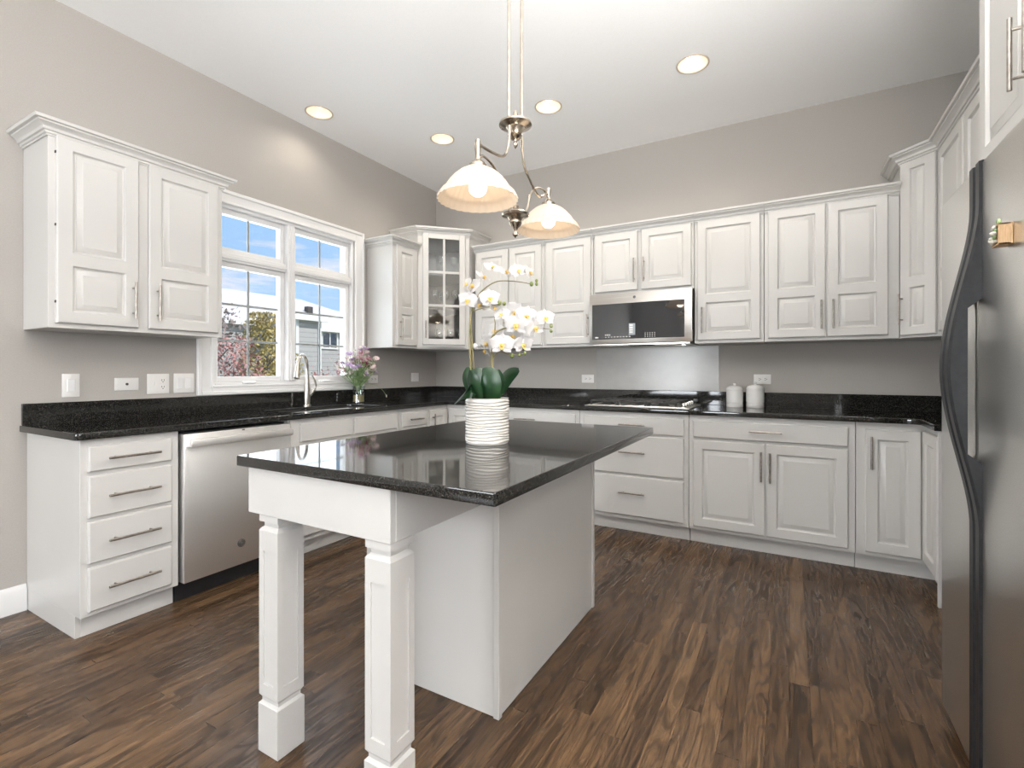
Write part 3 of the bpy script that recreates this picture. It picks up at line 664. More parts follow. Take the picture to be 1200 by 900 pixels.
light('cooktop_lamp_glow', 'AREA', (1.89+.60, -.22, ZU-.012), (0, 0, 0), .12, (1, .97, .92), shape='RECTANGLE', size=.5, size_y=.08)
mk = MB()
for i in range(9): mk.box(.13+i*.024, -.0032, .062, .143+i*.024, -.0024, .0655, 0)
for i in range(4): mk.box(.13+i*.012, -.0032, .075, .137+i*.012, -.0024, .085, 0)
for i in range(5):
    for j in range(4): mk.box(.445+i*.018, -.0032, .056+j*.010, .452+i*.018, -.0024, .0595+j*.010, 0)
mk.box(.050, -.0032, .058, .075, -.0024, .066, 0)
mk.build('control_marks', M['plate'], gp)
mb = MB(); mb.lathe([(0, 0), (.011, 0), (.011, .0015), (0, .0015)], seg=20, mtx=Matrix.Translation((.365, .0, .367)) @ Matrix.Rotation(PI/2, 4, 'X')); mb.build('emblem', M['emblem'], mw)
st = MB().box(.322, -.0034, .075, .372, -.0026, .165, .0); st = st.build('sticker', noisy(mat('grey_sticker', rough=.5), 10, (.30, .33, .36), (.34, .37, .40)), gp)
mb = MB()
for z in (.09, .108, .126, .144): mb.box(.327, -.0040, z, .354, -.0035, z+.012, 0)
mb.build('sticker_bars', M['plate'], gp)

# ------------------------------------------------------------------ refrigerator
FX = 3.755; fy0 = -1.945; fw_ = .91
fr_ = thing('refrigerator', 'stainless side-by-side refrigerator with curved black handles at right', 'refrigerator', (FX, fy0, 0), -TH)
MB().box(.004, .072, .03, fw_-.004, .80, 1.742, .006).build('body', M['handleblk'], fr_)
def fdoor(x0, x1):
    return MB().box(x0, 0, .048, x1, .068, 1.752, .012, seg=4).build('door', M['steel_fr'], fr_)
sm = .372
d1 = fdoor(.0, sm-.003); d2 = fdoor(sm+.003, fw_)
def fhandle(xa, xb, parent, name='handle'):
    # full-height black trim that bows outward between z .80 and 1.58 with a grip opening
    mb = MB(); zs = [.05+i*(1.75-.05)/60 for i in range(61)]
    def bow(z):
        c_, hw = 1.19, .44; t = max(0, 1-abs(z-c_)/hw); t = t*t*(3-2*t); return .006+.066*t**.85
    def inner(z):
        if .945 < z < 1.36: return -.030
        return .0035
    vs = []; fs = []
    for z in zs:
        o_ = bow(z); i_ = inner(z); r = .3*(xb-xa)
        vs += [(xa, i_, z), (xa, -o_+.006, z), (xa+r*.5, -o_, z), (xb-r*.5, -o_, z), (xb, -o_+.006, z), (xb, i_, z)]
    k = 6
    for j in range(len(zs)-1):
        for i in range(k): fs.append((j*k+i, j*k+(i+1) % k, (j+1)*k+(i+1) % k, (j+1)*k+i))
    fs.append(tuple(range(k))); fs.append(tuple((len(zs)-1)*k+i for i in range(k)))
    return mb.add(vs, fs).build(name, M['handleblk'], parent, 40)
fhandle(sm-.047, sm-.006, d1); fhandle(sm+.006, sm+.047, d2)
MB().box(sm-.0026, .004, .05, sm+.0026, .03, 1.75, .001).build('door_seam_strip', M['chrome'], fr_)
mb = MB().box(.02, .03, .012, fw_-.02, .07, .046, .003); mb.build('kick_grille', M['black'], fr_)
for x in (.03, fw_-.09):
    MB().lathe([(0, 0), (.018, 0), (.018, .012), (.010, .014), (.010, .03), (0, .03)], (x+.02, .06, 0), 16).build('foot', M['black'], fr_)
# crate magnet
mg = thing('crate_magnet', 'tiny wooden crate of dried flowers stuck on the refrigerator door', 'magnet', (FX-.0005, -2.552, 1.478), -TH)
mg.rotation_euler = (0, R(0), -TH)
mb = MB(); a = .021; hgt = .050; dp = .026
mb.box(-a, -.004, 0, a, 0, hgt, .0008)
for x_ in (-a, a-.004): mb.box(x_, -dp, 0, x_+.004, -.004, hgt, .0008)
for z_ in (0, hgt-.004): mb.box(-a, -dp, z_, a, -.004, z_+.004, .0008)
mb.build('crate', M['wood'], mg)
mb = MB()
for i in range(12): mb.ball((random.uniform(-.014, .014), -dp-.001+random.uniform(-.004, .004), random.uniform(.008, .045)), .005, (1, 1, .9), 8)
mb.build('dried_flowers', M['f_cream'], mg)
mb = MB()
for i in range(6): mb.ball((random.uniform(-.014, .014), -dp-.001, random.uniform(.01, .045)), .004, (1, .8, 1.6), 8)
mb.ball((.010, -.022, hgt+.005), .006, (1, .8, 1.3), 8)
mb.build('sprig', M['gstem'], mg)

# ------------------------------------------------------------------ island
isl = thing('kitchen_island', 'white island with black granite top and two square legs in the centre', 'kitchen island', (2.25, -2.5, 0))
IO = Vector((2.25, -2.5))
def ib(mb, x0, y0, z0, x1, y1, z1, bev=.002): return mb.box(x0-2.25, y0+2.5, z0, x1-2.25, y1+2.5, z1, bev)
slab('island_top', M['granite'], isl, [[(x-2.25, y+2.5) for x, y in rounded(1.770, -3.205, 2.740, -1.790, .006, 3)]], .882, .914, .003)
mb = MB(); ib(mb, 1.832, -2.705, .0, 2.440, -1.795, .8815)
for (x, y) in ((2.424, -2.711), (2.424, -1.812)): ib(mb, x, y, 0, x+.022, y+.022, .8815, .001)
ib(mb, 1.826, -2.711, 0, 1.848, -2.69, .8815, .001)
mb.build('cabinet_body', M['paint'], isl)
for s_ in (0, 1):
    f_ = door_mb(.43, .70).build('door', M['paint'], isl, 28); f_.location = (1.832-2.25, -1.80+2.5-.012-s_*.45, .12); f_.rotation_euler = (0, 0, -TH)
    bar_pull(f_, .39 if s_ == 0 else .04, .58, .19, True)
mb = MB(); ib(mb, 1.811, -3.190, .737, 2.413, -3.168, .8815); ib(mb, 1.811, -3.168, .737, 1.833, -2.712, .8815); ib(mb, 2.391, -3.168, .737, 2.413, -2.712, .8815)
mb.build('apron', M['paint'], isl)
def leg(x0, y0):
    wL = .094; mb = MB(); zt = .7365; cx, cy = x0+wL/2-2.25, y0+wL/2+2.5
    def sq(pr):  # stacked square rings (half, z)
        vs = []; fs = []
        for h_, z in pr: vs += [(cx-h_, cy-h_, z), (cx+h_, cy-h_, z), (cx+h_, cy+h_, z), (cx-h_, cy+h_, z)]
        for k in range(len(pr)-1):
            for i in range(4): fs.append((k*4+i, k*4+(i+1) % 4, (k+1)*4+(i+1) % 4, (k+1)*4+i))
        fs.append((3, 2, 1, 0)); k = len(pr)-1; fs.append(tuple(k*4+i for i in range(4))); mb.add(vs, fs)
    hF = wL/2; hs = .0455
    sq([(hF-.002, 0), (hF, .003), (hF, .150), (hF-.004, .154), (hF-.008, .158), (hF-.008, .168), (hs-.004, .172), (hs, .178), (hs, .200)])
    sq([(hs, .640), (hs, .688), (hs-.004, .694), (hs-.011, .700), (hs-.011, .712), (hF-.002, .716), (hF-.002, zt)])
    # shaft: core with raised stiles and rails round a recessed panel on each face
    z0, z1 = .200, .640; bw = .020; rc = .005; c0 = hs-rc
    mb.box(cx-c0, cy-c0, z0-.001, cx+c0, cy+c0, z1+.001, 0)
    for ax in (-1, 1):
        for ay in (-1, 1):
            mb.box(cx+ax*hs, cy+ay*hs, z0, cx+ax*(hs-bw), cy+ay*(hs-bw), z1, 0)
    for q in range(4):
        T = Matrix.Translation((cx, cy, 0)) @ Matrix.Rotation(q*PI/2, 4, 'Z')
        for za, zb in ((z0, z0+.014), (z1-.014, z1)): mb.box(-hs+bw, -hs, za, hs-bw, -hs+rc+.001, zb, 0, mtx=T)
    mb.build('leg', M['paint'], isl, 25)
leg(1.860, -3.188); leg(2.319, -3.188)

# ------------------------------------------------------------------ orchid
POT = Vector((2.319, -2.586, .9145))
orc = thing('potted_orchid', 'white orchid in a ribbed cream ceramic pot on the island', 'potted plant', POT)
prof = [(0, 0), (.076, 0), (.079, .004)]; nr = 15
for i in range(nr):
    z = .006+i*.0104
    prof += [(.0775, z), (.0815, z+.003), (.0822, z+.0055), (.0800, z+.0085)]
prof += [(.078, .164), (.080, .168), (.074, .168), (.072, .160), (.072, .13), (0, .13)]
mb = MB(); vs = []; fs = []; seg = 64; n_ = len(prof)
for i in range(seg):
    a = 2*PI*i/seg
    for r, z in prof:
        wz = .0022*math.sin(2*a+z*90)+.0012*math.sin(5*a+z*140) if .006 < z < .16 else 0
        vs.append((r*math.cos(a), r*math.sin(a), z+wz))
for i in range(seg):
    i2 = (i+1) % seg
    for j in range(n_-1): fs.append((i*n_+j, i2*n_+j, i2*n_+j+1, i*n_+j+1))
mb.add(vs, fs); bmesh.ops.remove_doubles(mb.bm, verts=mb.bm.verts[:], dist=1e-6); mb.build('pot', M['ceramic'], orc, 50)
MB().lathe([(0, .150), (.04, .152), (.0715, .148)], seg=24).build('moss', M['bud'], orc)
rtv = Vector((.871, .490, 0)); fwv = Vector((-.490, .871, 0)); SC = .003185
def OP(u, v, dd=0):   # plant-local point: u right, v down in plan units of 3.2 mm from the pot axis
    k = 1+dd/1.82; return rtv*((u-571)*SC*k)+fwv*dd+Vector((0, 0, (519-v)*SC*k+ (0 if dd == 0 else (1.183-.914)*(1-k))))
def stem(pts, r0, r1, name='stem', m='stem'):
    P_ = bez([OP(*p) for p in pts], 6); n_ = len(P_); rr_ = [r0+(r1-r0)*i/(n_-1) for i in range(n_)]
    return MB().tube(P_, rr_, 8).build(name, M[m], orc)
stem([(558, 470, 0), (553, 440, -.01), (551, 410, -.02), (551, 380, -.02), (554, 362, -.015), (561, 346, -.005), (571, 336, 0), (583, 330, 0), (598, 329.5, .005), (611, 331, .01), (622, 333, .015)], .0042, .0013)
stem([(565, 470, .01), (556, 440, .0), (554, 410, -.01), (552, 380, -.01), (553, 367, -.01), (560, 363, -.015), (572, 360, -.02), (585, 356, -.02)], .0038, .0013)
stem([(573, 470, 0), (576, 440, 0), (577, 420, 0), (575, 405, 0), (578, 393, 0), (588, 386, 0), (602, 384, 0), (618, 384, 0), (634, 385, 0), (645, 386, 0)], .0052, .0013)
stem([(575, 405, 0), (579, 395, .005), (580, 380, .01), (580, 372, .012), (590, 368, .01)], .003, .0012)
stem([(577, 420, 0), (586, 412, -.01), (598, 416, -.012), (608, 416, -.012), (615, 414, -.012)], .0025, .0012)
MB().tube([OP(577, 470, .004), OP(576, 418, .004)], .005, 8).build('support_stake', M['stem'], orc)
for u, v, r in ((623, 333, 2.4), (629, 329, 1.8), (629, 333, 1.9), (585, 355, 2.8), (591, 356, 2.2), (646, 382, 2.0), (646, 388, 1.8), (600, 417, 2.6), (609, 416, 2.0), (615, 414, 2.0), (557, 406, 3.0)):
    MB().ball(OP(u, v, -.01), r*SC, (1, 1, 1.25), 10).build('bud', M['bud'] if r < 3 else M['petal_w'], orc)
def petal(mb, L_, W_, ang, T, cup=.25, n=6, m_=4, twist=0):
    vs = []; fs = []
    for i in range(n+1):
        t = i/n; wdt = W_*math.sin(PI*min(1, t*.90+.06))**.75
        for j in range(-m_, m_+1):
            s = j/m_; x = s*wdt; z = t*L_*(1-.08*s*s); y = -cup*L_*(t*t)*.5+.10*W_*s*s+.03*L_*math.sin(s*3+t*4)
            vs.append((x, y, z))
    k = 2*m_+1
    for i in range(n):
        for j in range(k-1): fs.append((i*k+j, i*k+j+1, (i+1)*k+j+1, (i+1)*k+j))
    mb.add(vs, fs, T @ Matrix.Rotation(ang, 4, 'Y'))
def blossom(u, v, dd, yaw, pitch, sz=1., roll=0):
    p = OP(u, v, dd); s = .044*sz
    # local -Y faces outward
    T = Matrix.Translation(p) @ Matrix.Rotation(yaw, 4, 'Z') @ Matrix.Rotation(pitch, 4, 'X') @ Matrix.Rotation(roll, 4, 'Y')
    mb = MB()
    petal(mb, s*.95, s*.34, 0, T); petal(mb, s*.95, s*.32, R(128), T); petal(mb, s*.95, s*.32, R(-128), T)
    T2 = T @ Matrix.Translation((0, -.002, 0)); petal(mb, s*1.08, s*.60, R(72), T2, .15); petal(mb, s*1.08, s*.60, R(-72), T2, .15)
    b = mb.build('blossom', M['petal_w'], orc, 60)
    l_ = MB(); l_.ball((0, -.008*sz, -.004*sz), .0075*sz, (.8, 1, 1.1), 10, T); petal(l_, .020*sz, .008*sz, R(180), T @ Matrix.Translation((0, -.006, 0)) @ Matrix.Rotation(R(-35), 4, 'X'), -.5, 4, 2)
    petal(l_, .012*sz, .006*sz, R(115), T @ Matrix.Translation((0, -.008, 0)), .9, 3, 2); petal(l_, .012*sz, .006*sz, R(-115), T @ Matrix.Translation((0, -.008, 0)), .9, 3, 2)
    l_.build('lip', M['lip'], b, 60)
CY = R(29)
for a in ((577, 314, -.02, CY+.5, -.7, .75, .2), (566, 326, .0, CY+1.1, -.7, .85, .4), (556, 336, -.01, CY-.9, -.5, .9, .6), (549, 352, -.03, CY-.2, .1, .85, .2),
          (592, 320, .01, CY+.9, -.8, .85, 0), (607, 318, -.02, CY+.4, -.4, .8, -.3), (620, 320, .0, CY+1.0, -.3, .7, -.2), (548, 333, .02, CY-1.0, -.3, .7, .3), (563, 357, .02, CY-.6, .2, .8, .1),
          (574, 350, -.03, CY+.3, -.1, .9, -.1), (579, 360, -.01, CY+.8, .3, .6, .4),
          (588, 369, .0, CY-.3, -.4, .75, 0), (617, 371, -.01, CY+.1, -.2, 1.0, .15), (639, 373, -.02, CY+.3, -.1, .85, -.1), (606, 381, -.03, CY-.2, .1, 1.05, .1), (627, 384, -.03, CY+.5, .1, .95, -.3),
          (603, 366, .03, CY+.2, .2, 1.0, .5), (589, 404, -.035, CY-.05, .0, 1.05, .05), (613, 404, -.02, CY+.4, .1, .9, -.1), (572, 402, -.02, CY-1.2, .3, .9, .5), (569, 410, .0, CY-1.4, .6, .85, .2), (600, 393, .02, CY+.1, .3, .9, 0), (581, 388, .025, CY-.5, -.1, .85, .3)):
    blossom(*a)
def leafm(pts, W_, tilt=0, m='leaf'):
    P_ = bez([OP(*p) for p in pts], 5); n_ = len(P_); mb = MB(); vs = []; fs = []; K = 3
    for i, p in enumerate(P_):
        t = i/(n_-1); d = (P_[min(i+1, n_-1)]-P_[max(i-1, 0)]).normalized()
        side = d.cross(fwv*math.cos(tilt)+rtv*math.sin(tilt)).normalized(); nrm = side.cross(d)
        w_ = W_*SC*(math.sin(PI*min(.985, .12+.86*t))**.6)
        for j in range(-K, K+1): s_ = j/K; vs.append(p+side*(s_*w_)+nrm*(.22*w_*(s_*s_)))
    k = 2*K+1; top = len(vs)
    vs += [v+Vector((0, 0, -.0016)) for v in vs[:top]]
    for i in range(n_-1):
        for j in range(k-1):
            fs.append((i*k+j, i*k+j+1, (i+1)*k+j+1, (i+1)*k+j)); fs.append((top+i*k+j, top+(i+1)*k+j, top+(i+1)*k+j+1, top+i*k+j+1))
    mb.add(vs, fs).build('leaf', M[m], orc, 60)
leafm([(566, 470, .0), (556, 455, .0), (550, 440, .0), (548, 430, .01)], 11.7, .3)
leafm([(570, 472, -.02), (566, 455, -.045), (562, 440, -.05), (562, 431, -.045)], 13.0, -.1)
leafm([(574, 472, -.03), (574, 455, -.055), (572, 440, -.055), (568, 431, -.045)], 14.3, .15)
leafm([(578, 472, .0), (581, 455, -.01), (583, 442, -.01), (584, 433, .0)], 11.7, -.4)
leafm([(576, 470, .03), (584, 455, .04), (594, 441, .03), (608, 433, .0)], 10.4, .9)
leafm([(568, 470, -.01), (555, 458, -.03), (545, 462, -.07), (534, 474, -.10)], 7.8, 1.2)
leafm([(562, 472, -.03), (557, 458, -.05), (553, 444, -.055), (551, 434, -.05)], 10.4, .7)

# ------------------------------------------------------------------ bouquet
VX, VY = .135, -1.195
vz = thing('flower_vase', 'clear glass cylinder vase with yellowish water on the worktop by the window', 'vase', (VX, VY, .9145))
MB().lathe([(0, 0), (.046, 0), (.049, .004), (.047, .05), (.047, .10), (.052, .135), (.054, .142), (.0515, .142), (.0495, .134), (.0445, .10), (.0445, .05), (.0455, .008), (0, .008)], seg=32).build('glass', M['vaseglass'], vz)
MB().lathe([(0, .0085), (.0450, .0085), (.0440, .05), (.0440, .066), (0, .066)], seg=32).build('water', M['water'], vz)
bq = thing('flower_bouquet', 'loose bouquet of pink, magenta, lilac and white flowers in the glass vase', 'flowers', (VX, VY, .930))
rnd = random.Random(3)
fl = []
for i in range(74):
    a = rnd.uniform(0, 2*PI); rr_ = rnd.uniform(.02, .155) * (1.0 if i % 5 else 1.15); h = .42-rr_*rr_*5.5+rnd.uniform(-.10, .05)
    x, y = rr_*math.cos(a), rr_*math.sin(a)*1.15
    if VX+x < .045: x = .045-VX+rnd.uniform(0, .04)
    fl.append((x, y, h))
mb = MB(); lv = MB()
for x, y, h in fl:
    mb.tube(bez([(x*-.12, y*-.12, .0), (x*.16, y*.16, .12), (x*.62, y*.62, .12+(h-.12)*.5), (x, y, h)], 4), [.0022]*12+[.0014], 6)
    for _ in range(2):
        t = rnd.uniform(.3, .75); p = Vector((x*t, y*t, .12+(h-.12)*t)); q = p+Vector((rnd.uniform(-.04, .04), rnd.uniform(-.04, .04), rnd.uniform(.01, .06)))
        d = q-p; s_ = d.cross(Vector((rnd.random(), rnd.random(), rnd.random()))).normalized()*.010; m2 = (p+q)/2
        lv.add([p, m2+s_, q, m2-s_], [(0, 1, 2, 3)])
mb.build('stems', M['gstem'], bq); lv.build('leaves', M['gstem'], bq)
cols = ['f_blush', 'f_pink', 'f_cream', 'f_lilac', 'f_cream', 'f_blush', 'f_cream', 'f_lilac', 'f_blush']
for i, (x, y, h) in enumerate(fl):
    c_ = cols[i % 9]
    if i in (5, 14, 23): c_ = 'f_magenta'; x, y, h = (.05, -.02+.02*(i % 3), .30+.008*(i % 4))
    mb = MB(); T = Matrix.Translation((x, y, h)) @ Matrix.Rotation(rnd.uniform(-.6, .9), 4, 'Y') @ Matrix.Rotation(rnd.uniform(-.7, .7), 4, 'X') @ Matrix.Rotation(R(-90), 4, 'X')
    s = rnd.uniform(.024, .040) if c_ != 'f_magenta' else .042
    for ring, (k, sz, cp) in enumerate(((9, 1., .1), (7, .72, -.9))):
        for q in range(k): petal(mb, s*sz, s*.34*sz, 2*PI*q/k+ring*.3, T @ Matrix.Translation((0, ring*.003, 0)), cp, 3, 1)
    b = mb.build('blossom', M[c_], bq, 60)
    MB().ball((x, y, h+.002), s*.22, (1, 1, .7), 8).build('flower_centre', M['f_cream'] if c_ != 'f_cream' else M['bud'], b)
for i in range(40):
    x, y, h = fl[(i*7) % len(fl)]; t = rnd.uniform(.5, .92); px_, py_, pz_ = x*t, y*t, .12+(h-.12)*t+.02
    mb = MB(); T = Matrix.Translation((px_+rnd.uniform(-.012, .012), py_+rnd.uniform(-.012, .012), pz_)) @ Matrix.Rotation(rnd.uniform(-.2, 1.4), 4, 'Y') @ Matrix.Rotation(rnd.uniform(-.7, .7), 4, 'X') @ Matrix.Rotation(R(-90), 4, 'X')
    for q in range(6): petal(mb, .015, .007, 2*PI*q/6, T, -.2, 3, 1)
    mb.build('filler_flower', M['f_cream' if i % 3 else 'f_blush'], bq, 60)
# drooping stem
MB().tube(bez([(.03, .05, .14), (.07, .13, .13), (.08, .20, .08), (.085, .235, .035)], 5), .0013, 6).build('drooping_stem', M['gstem'], bq)
MB().ball((.085, .237, .032), .006, (.6, .8, 2.2), 8).build('drooping_bud', M['f_cream'], bq)

# ------------------------------------------------------------------ wall plates
def plate(name, label, cat, pos, rz, w_, h_, kind):
    r = thing(name, label, cat, pos, rz)
    MB().box(-w_/2, -.006, -h_/2, w_/2, 0, h_/2, .003, seg=2).build('cover_plate', M['plate'], r)
    def rocker(x): MB().box(x-.017, -.0095, -.034, x+.017, -.005, .034, .002).build('rocker', M['trim'], r)
    def sock(x, z, horiz):
        b_ = MB(); T = Matrix.Translation((x, -.0055, z)) @ Matrix.Rotation(PI/2, 4, 'X'); b_.lathe([(0, 0), (.0165, 0), (.0165, .003), (0, .003)], seg=20, mtx=T); b = b_.build('receptacle', M['plate'], r)
        s_ = MB()
        for dx in (-.006, .006):
            if horiz: s_.box(x-.005, -.0095, z+dx-.0014, x+.005, -.0083, z+dx+.0014, 0)
            else: s_.box(x+dx-.0014, -.0095, z-.003, x+dx+.0014, -.0083, z+.007, 0)
        s_.ball((x+(.010 if horiz else 0), -.0086, z-(0 if horiz else .009)), .003, (1, .3, 1), 8)
        s_.build('slots', M['slot'], b)
    if kind == 'rocker': rocker(0)
    if kind == 'rockers': rocker(-.023); rocker(.023)
    if kind == 'combo':
        MB().box(-.028, -.012, -.008, -.020, -.005, .012, .002).build('toggle', M['trim'], r); sock(.023, .02, False); sock(.023, -.02, False)
    if kind == 'duplex': sock(-.02, 0, True); sock(.02, 0, True)
    if kind == 'jack': MB().lathe([(0, 0), (.007, 0), (.007, .004), (.004, .008), (0, .008)], seg=14, mtx=Matrix.Translation((0, -.0055, 0)) @ Matrix.Rotation(PI/2, 4, 'X')).build('jack', M['slot'], r)
    s_ = MB()
    for q in (-1, 1):
        if kind in ('jack',): s_.ball((q*w_*.38, -.006, 0), .003, (1, .4, 1), 8)
        else: s_.ball((0 if kind != 'combo' else -.024, -.006, q*h_*.40), .003, (1, .4, 1), 8)
    s_.build('screws', M['plate'], r)
plate('light_switch', 'white single rocker switch at the far left above the backsplash', 'light switch', (.0005, -3.032, 1.106), TH, .073, .122, 'rocker')
plate('cable_jack', 'white horizontal plate with a small dark jack under the left upper cabinet', 'wall plate', (.0005, -2.785, 1.107), TH, .116, .072, 'jack')
plate('wall_outlet', 'white double plate combining a toggle switch and an outlet', 'outlet', (.0005, -2.626, 1.105), TH, .117, .120, 'combo')
plate('light_switch', 'white double rocker switch plate next to the window casing', 'light switch', (.0005, -2.484, 1.106), TH, .117, .120, 'rockers')
plate('wall_outlet', 'white horizontal outlet behind the flower bouquet', 'outlet', (.0005, -.905, 1.107), TH, .116, .073, 'duplex')
plate('light_switch', 'small white switch plate near the room corner on the window wall', 'light switch', (.0005, -.340, 1.118), TH, .110, .088, 'rockers')
plate('wall_outlet', 'white horizontal outlet on the back wall left of the splash panel', 'outlet', (1.722, -.0005, 1.112), 0, .116, .073, 'duplex')
plate('wall_outlet', 'white horizontal outlet on the back wall above the canisters', 'outlet', (3.118, -.0005, 1.119), 0, .116, .073, 'duplex')

# ------------------------------------------------------------------ recessed lights
def downlight(x, y, label):
    r = thing('recessed_light', label, 'ceiling light', (x, y, H))
    MB().lathe([(.0885, .004), (.0885, -.004), (.092, -.006), (.098, -.0045), (.0985, -.0005), (.094, -.0005)], seg=40).build('trim_ring', M['tan_ring'], r)
    MB().lathe([(.0885, .002), (.080, .045), (.066, .075)], seg=40).build('reflector', M['can_in'], r)
    MB().lathe([(0, .052), (.035, .055), (.052, .064), (.060, .078), (.066, .082), (0, .084)], seg=32).build('lamp', M['can_bulb'], r)
    l_ = light('downlight_beam', 'SPOT', (x, y, H-.012), (0, 0, 0), 7 if x < .5 else 24, (1, .90, .78), spot_size=R(150), spot_blend=.8, shadow_soft_size=.05)
downlight(.262, -1.69, 'recessed ceiling light above the window, nearest the left wall')
downlight(.80, -.915, 'recessed ceiling light left of the pendant rods, smallest in view')
downlight(1.775, -.93, 'recessed ceiling light just right of the pendant rods')
downlight(2.772, -.93, 'large recessed ceiling light on the right part of the ceiling')

# ------------------------------------------------------------------ pendant
PX, PY = 2.29, -2.322
pe = thing('pendant_lamp', 'antique nickel two-shade island pendant with fluted alabaster glass bells', 'pendant light', (PX, PY, H))
def pz(y, z): return (0, y-PY, z-H)
for dy in (-.055, .055): MB().tube([(0, dy, -.01), (0, dy, 2.235-H)], .006, 12).build('rod', M['antique'], pe)
MB().lathe([(0, 0), (.11, 0), (.11, -.010), (.09, -.022), (0, -.024)], seg=36).build('ceiling_plate', M['antique'], pe)
hub = MB().lathe([(0, .062), (.004, .060), (.010, .046), (.011, .040), (.005, .030), (.006, .026), (.022, .020), (.055, .012), (.068, .004), (.070, -.004), (.058, -.010), (.040, -.016), (.030, -.030), (.026, -.042), (.030, -.050), (.022, -.060), (.008, -.066), (.006, -.072), (.011, -.080), (.009, -.090), (0, -.104)], pz(PY, 2.225), 32)
hub.build('upper_hub', M['antique'], pe)
MB().lathe([(0, .052), (.010, .050), (.016, .040), (.012, .028), (.020, .024), (.050, .014), (.060, .006), (.056, -.002), (.034, -.008), (.026, -.020), (.028, -.030), (.020, -.044), (.012, -.050), (.007, -.064), (.012, -.074), (.012, -.082), (.005, -.088), (0, -.094)], pz(PY, 1.838), 32).build('lower_hub', M['antique'], pe)
for sgn, yc, zr in ((-1, -2.606, 1.820), (1, -2.000, 1.858)):
    zt = zr+.172
    ay = lambda t: PY+(yc-PY)*t
    MB().tube([pz(y, z) for y, z in []] or bez([pz(ay(.17), 2.20), pz(ay(.20), 2.12), pz(ay(.34) if sgn < 0 else ay(.30), 2.055 if sgn < 0 else 2.06), pz(ay(.66), 2.035 if sgn < 0 else 1.99), pz(ay(.93), zt-.005 if sgn > 0 else 2.03), pz(yc, zt-.01 if sgn > 0 else 2.025)]), .0055, 10).build('arm', M['antique'], pe)
    MB().tube(bez([pz(yc, zt-.02), pz(ay(.86), zt+.005), pz(ay(.60), zt-.010), pz(ay(.42), zt-.06), pz(ay(.33), 1.90), pz(ay(.16), 1.848)]), .0048, 10).build('scroll_arm', M['antique'], pe)
    MB().lathe([(0, .225 if sgn < 0 else .205), (.010, .222 if sgn < 0 else .202), (.012, .19), (.009, .165), (.011, .150), (.018, .142), (.026, .138), (.032, .130), (.032, .118), (.0, .118)], pz(yc, zr), 24).build('socket_cap', M['antique'], pe)
    sh_ = MB().lathe([(.026, .120), (.045, .114), (.068, .101), (.090, .082), (.108, .061), (.120, .042), (.125, .034), (.130, .032), (.139, .022), (.146, .010), (.150, .0), (.1485, -.001), (.1365, .020), (.1275, .029), (.1225, .031), (.117, .040), (.1055, .059), (.0875, .080), (.066, .098), (.044, .111), (.026, .117)], pz(yc, zr), 96, flute=30, fa=.020, fmask=lambda r, z: r > .04)
    sh_ = sh_.build('glass_shade', M['shade'], pe, 60)
    bl = MB().lathe([(0, .012), (.018, .016), (.030, .028), (.034, .045), (.030, .062), (.018, .080), (.014, .10), (.014, .116), (0, .116)], pz(yc, zr), 24).build('bulb', M['bulb'], pe)
    light('pendant_glow', 'POINT', (PX, yc, zr+.030), (0, 0, 0), 1.1, (1, .84, .66), shadow_soft_size=.034)

# ------------------------------------------------------------------ outside
struct('ground', MB().box(-60, -40, -.75, -.16, 50, -.6, 0), M['grass'])
def house(name, label, x, y0, y1, depth, ze, zr, gable_y, wins, zg=-.6):
    h = thing(name, label, 'house', (x, (y0+y1)/2, zg)); oy = (y0+y1)/2; oz = zg
    MB().box(-depth, y0-oy, 0, 0, y1-oy, ze-oz, .01).build('wall', M['siding'], h)
    ov = .2; mb = MB()
    # ridge along y, hipped ends
    hy = (y1-y0)/2+ov; k = min(hy*.8, depth*.45) if gable_y else 0
    z0 = ze-oz-.02; z1 = zr-oz
    mb.add([(ov, -hy, z0), (ov, hy, z0), (-depth-ov, hy, z0), (-depth-ov, -hy, z0), (-depth/2, -hy+k, z1), (-depth/2, hy-k, z1)], [(0, 1, 5, 4), (2, 3, 4, 5), (1, 2, 5), (3, 0, 4), (0, 3, 2, 1)])
    mb.build('roof', M['roof'], h)
    MB().box(ov-.02, -hy, z0-.16, ov+.06, hy, z0+.02, .01).build('gutter', M['trim'], h)
    for yy_ in (y0-oy+.06, y1-oy-.06): MB().box(.0, yy_-.07, 0, .05, yy_+.07, z0, .005).build('corner_board', M['trim'], h)
    for (ya, yb, za, zb) in wins:
        f_ = MB()
        for a in ((ya-.08, za-.08, yb+.08, za), (ya-.08, zb, yb+.08, zb+.08), (ya-.08, za, ya, zb), (yb, za, yb+.08, zb), ((ya+yb)/2-.03, za, (ya+yb)/2+.03, zb)): f_.box(0, a[0]-oy, a[1]-oz, .06, a[2]-oy, a[3]-oz, .005)
        f_ = f_.build('window', M['trim'], h); MB().box(.0, ya-oy, za-oz, .02, yb-oy, zb-oz, 0).build('pane', M['flatglass'], f_)
    return h
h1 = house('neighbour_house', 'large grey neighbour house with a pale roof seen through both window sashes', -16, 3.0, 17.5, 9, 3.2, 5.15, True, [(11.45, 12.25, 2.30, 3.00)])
h2 = house('garden_shed', 'narrow grey sided outbuilding with white corner boards in front of the neighbour house', -14.0, 8.55, 9.75, 1.5, 3.40, 3.55, False, [])
tag(h2, h2['label'], 'outbuilding')
MB().box(-2.3, 12.2-10.25, 4.3, -2.0, 12.5-10.25, 5.05, .01).build('roof_vent', M['slot'], h1)
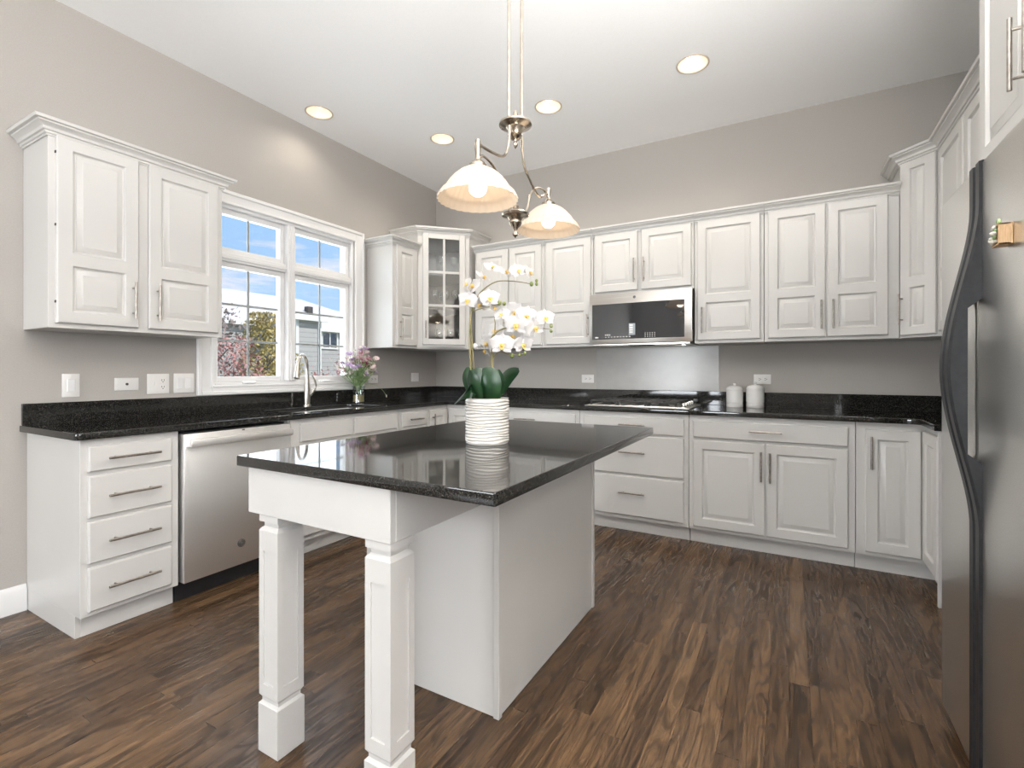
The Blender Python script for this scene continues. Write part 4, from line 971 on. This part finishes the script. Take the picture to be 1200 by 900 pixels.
def foliage(name, label, x, y, h, rx, n, size, m, trunk=True, cone=False, cat='shrub', seed=1, z0=-.6, bare=False):
    r = thing(name, label, cat, (x, y, z0)); rd = random.Random(seed); mb = MB()
    br = MB(); br.tube([(0, 0, 0), (.02*h, 0, h*.35), (0, .02*h, h*.9)], [.02*h, .014*h, .004], 8)
    tips = []
    for i in range(14 if bare else 7):
        a = rd.uniform(0, 2*PI); z = h*rd.uniform(.2, .7); L_ = rx*rd.uniform(.6, 1.0); e_ = Vector((L_*math.cos(a), L_*math.sin(a), z+h*rd.uniform(.08, .28)))
        br.tube([(0, 0, z), e_*.5+Vector((0, 0, z*.5)), e_], [.012*h*.6, .006*h*.6, .003], 6); tips.append((Vector((0, 0, z)), e_))
    br.build('branches', M['bark'], r)
    for i in range(n):
        t = rd.random(); a = rd.uniform(0, 2*PI)
        if bare:
            p0, p1 = tips[rd.randrange(len(tips))]; p = p0.lerp(p1, rd.uniform(.3, 1.1))+Vector([rd.gauss(0, rx*.16) for _ in range(3)])
        else:
            z = h*(.04+.96*t); R_ = rx*(math.sin(PI*min(1, .12+.80*t))**.5 if not cone else (1-t*.75)); q = math.sqrt(rd.random())
            p = Vector((R_*q*math.cos(a), R_*q*math.sin(a), z))
        u_ = Vector([rd.gauss(0, 1) for _ in range(3)]).normalized(); v_ = u_.cross(Vector([rd.gauss(0, 1) for _ in range(3)])).normalized(); s_ = size*rd.uniform(.6, 1.3)
        mb.add([p-u_*s_, p+v_*s_*.5, p+u_*s_, p-v_*s_*.5], [(0, 1, 2, 3)])
    mb.build('foliage', M[m], r); return r
foliage('tree', 'sparse leafed grey-brown tree outside the left sash', -5.3, .25, 3.7, .9, 1700, .045, 'fgrey', cat='tree', seed=4, bare=True)
foliage('shrub', 'reddish shrub at the foot of the bare tree outside', -3.5, -.15, 2.25, .52, 2200, .028, 'fred', seed=5)
foliage('shrub', 'tall yellow-green columnar shrub outside the left sash', -6.0, 1.95, 2.95, .48, 3200, .045, 'fgold', seed=6)
foliage('shrub', 'golden shrub outside behind the faucet', -9.6, 5.1, 2.3, .50, 1800, .05, 'fgold', seed=7)
foliage('shrub', 'pinkish bare shrub outside the lower right sash', -7.0, 4.75, 2.4, .6, 1500, .04, 'fred', seed=8, bare=True)
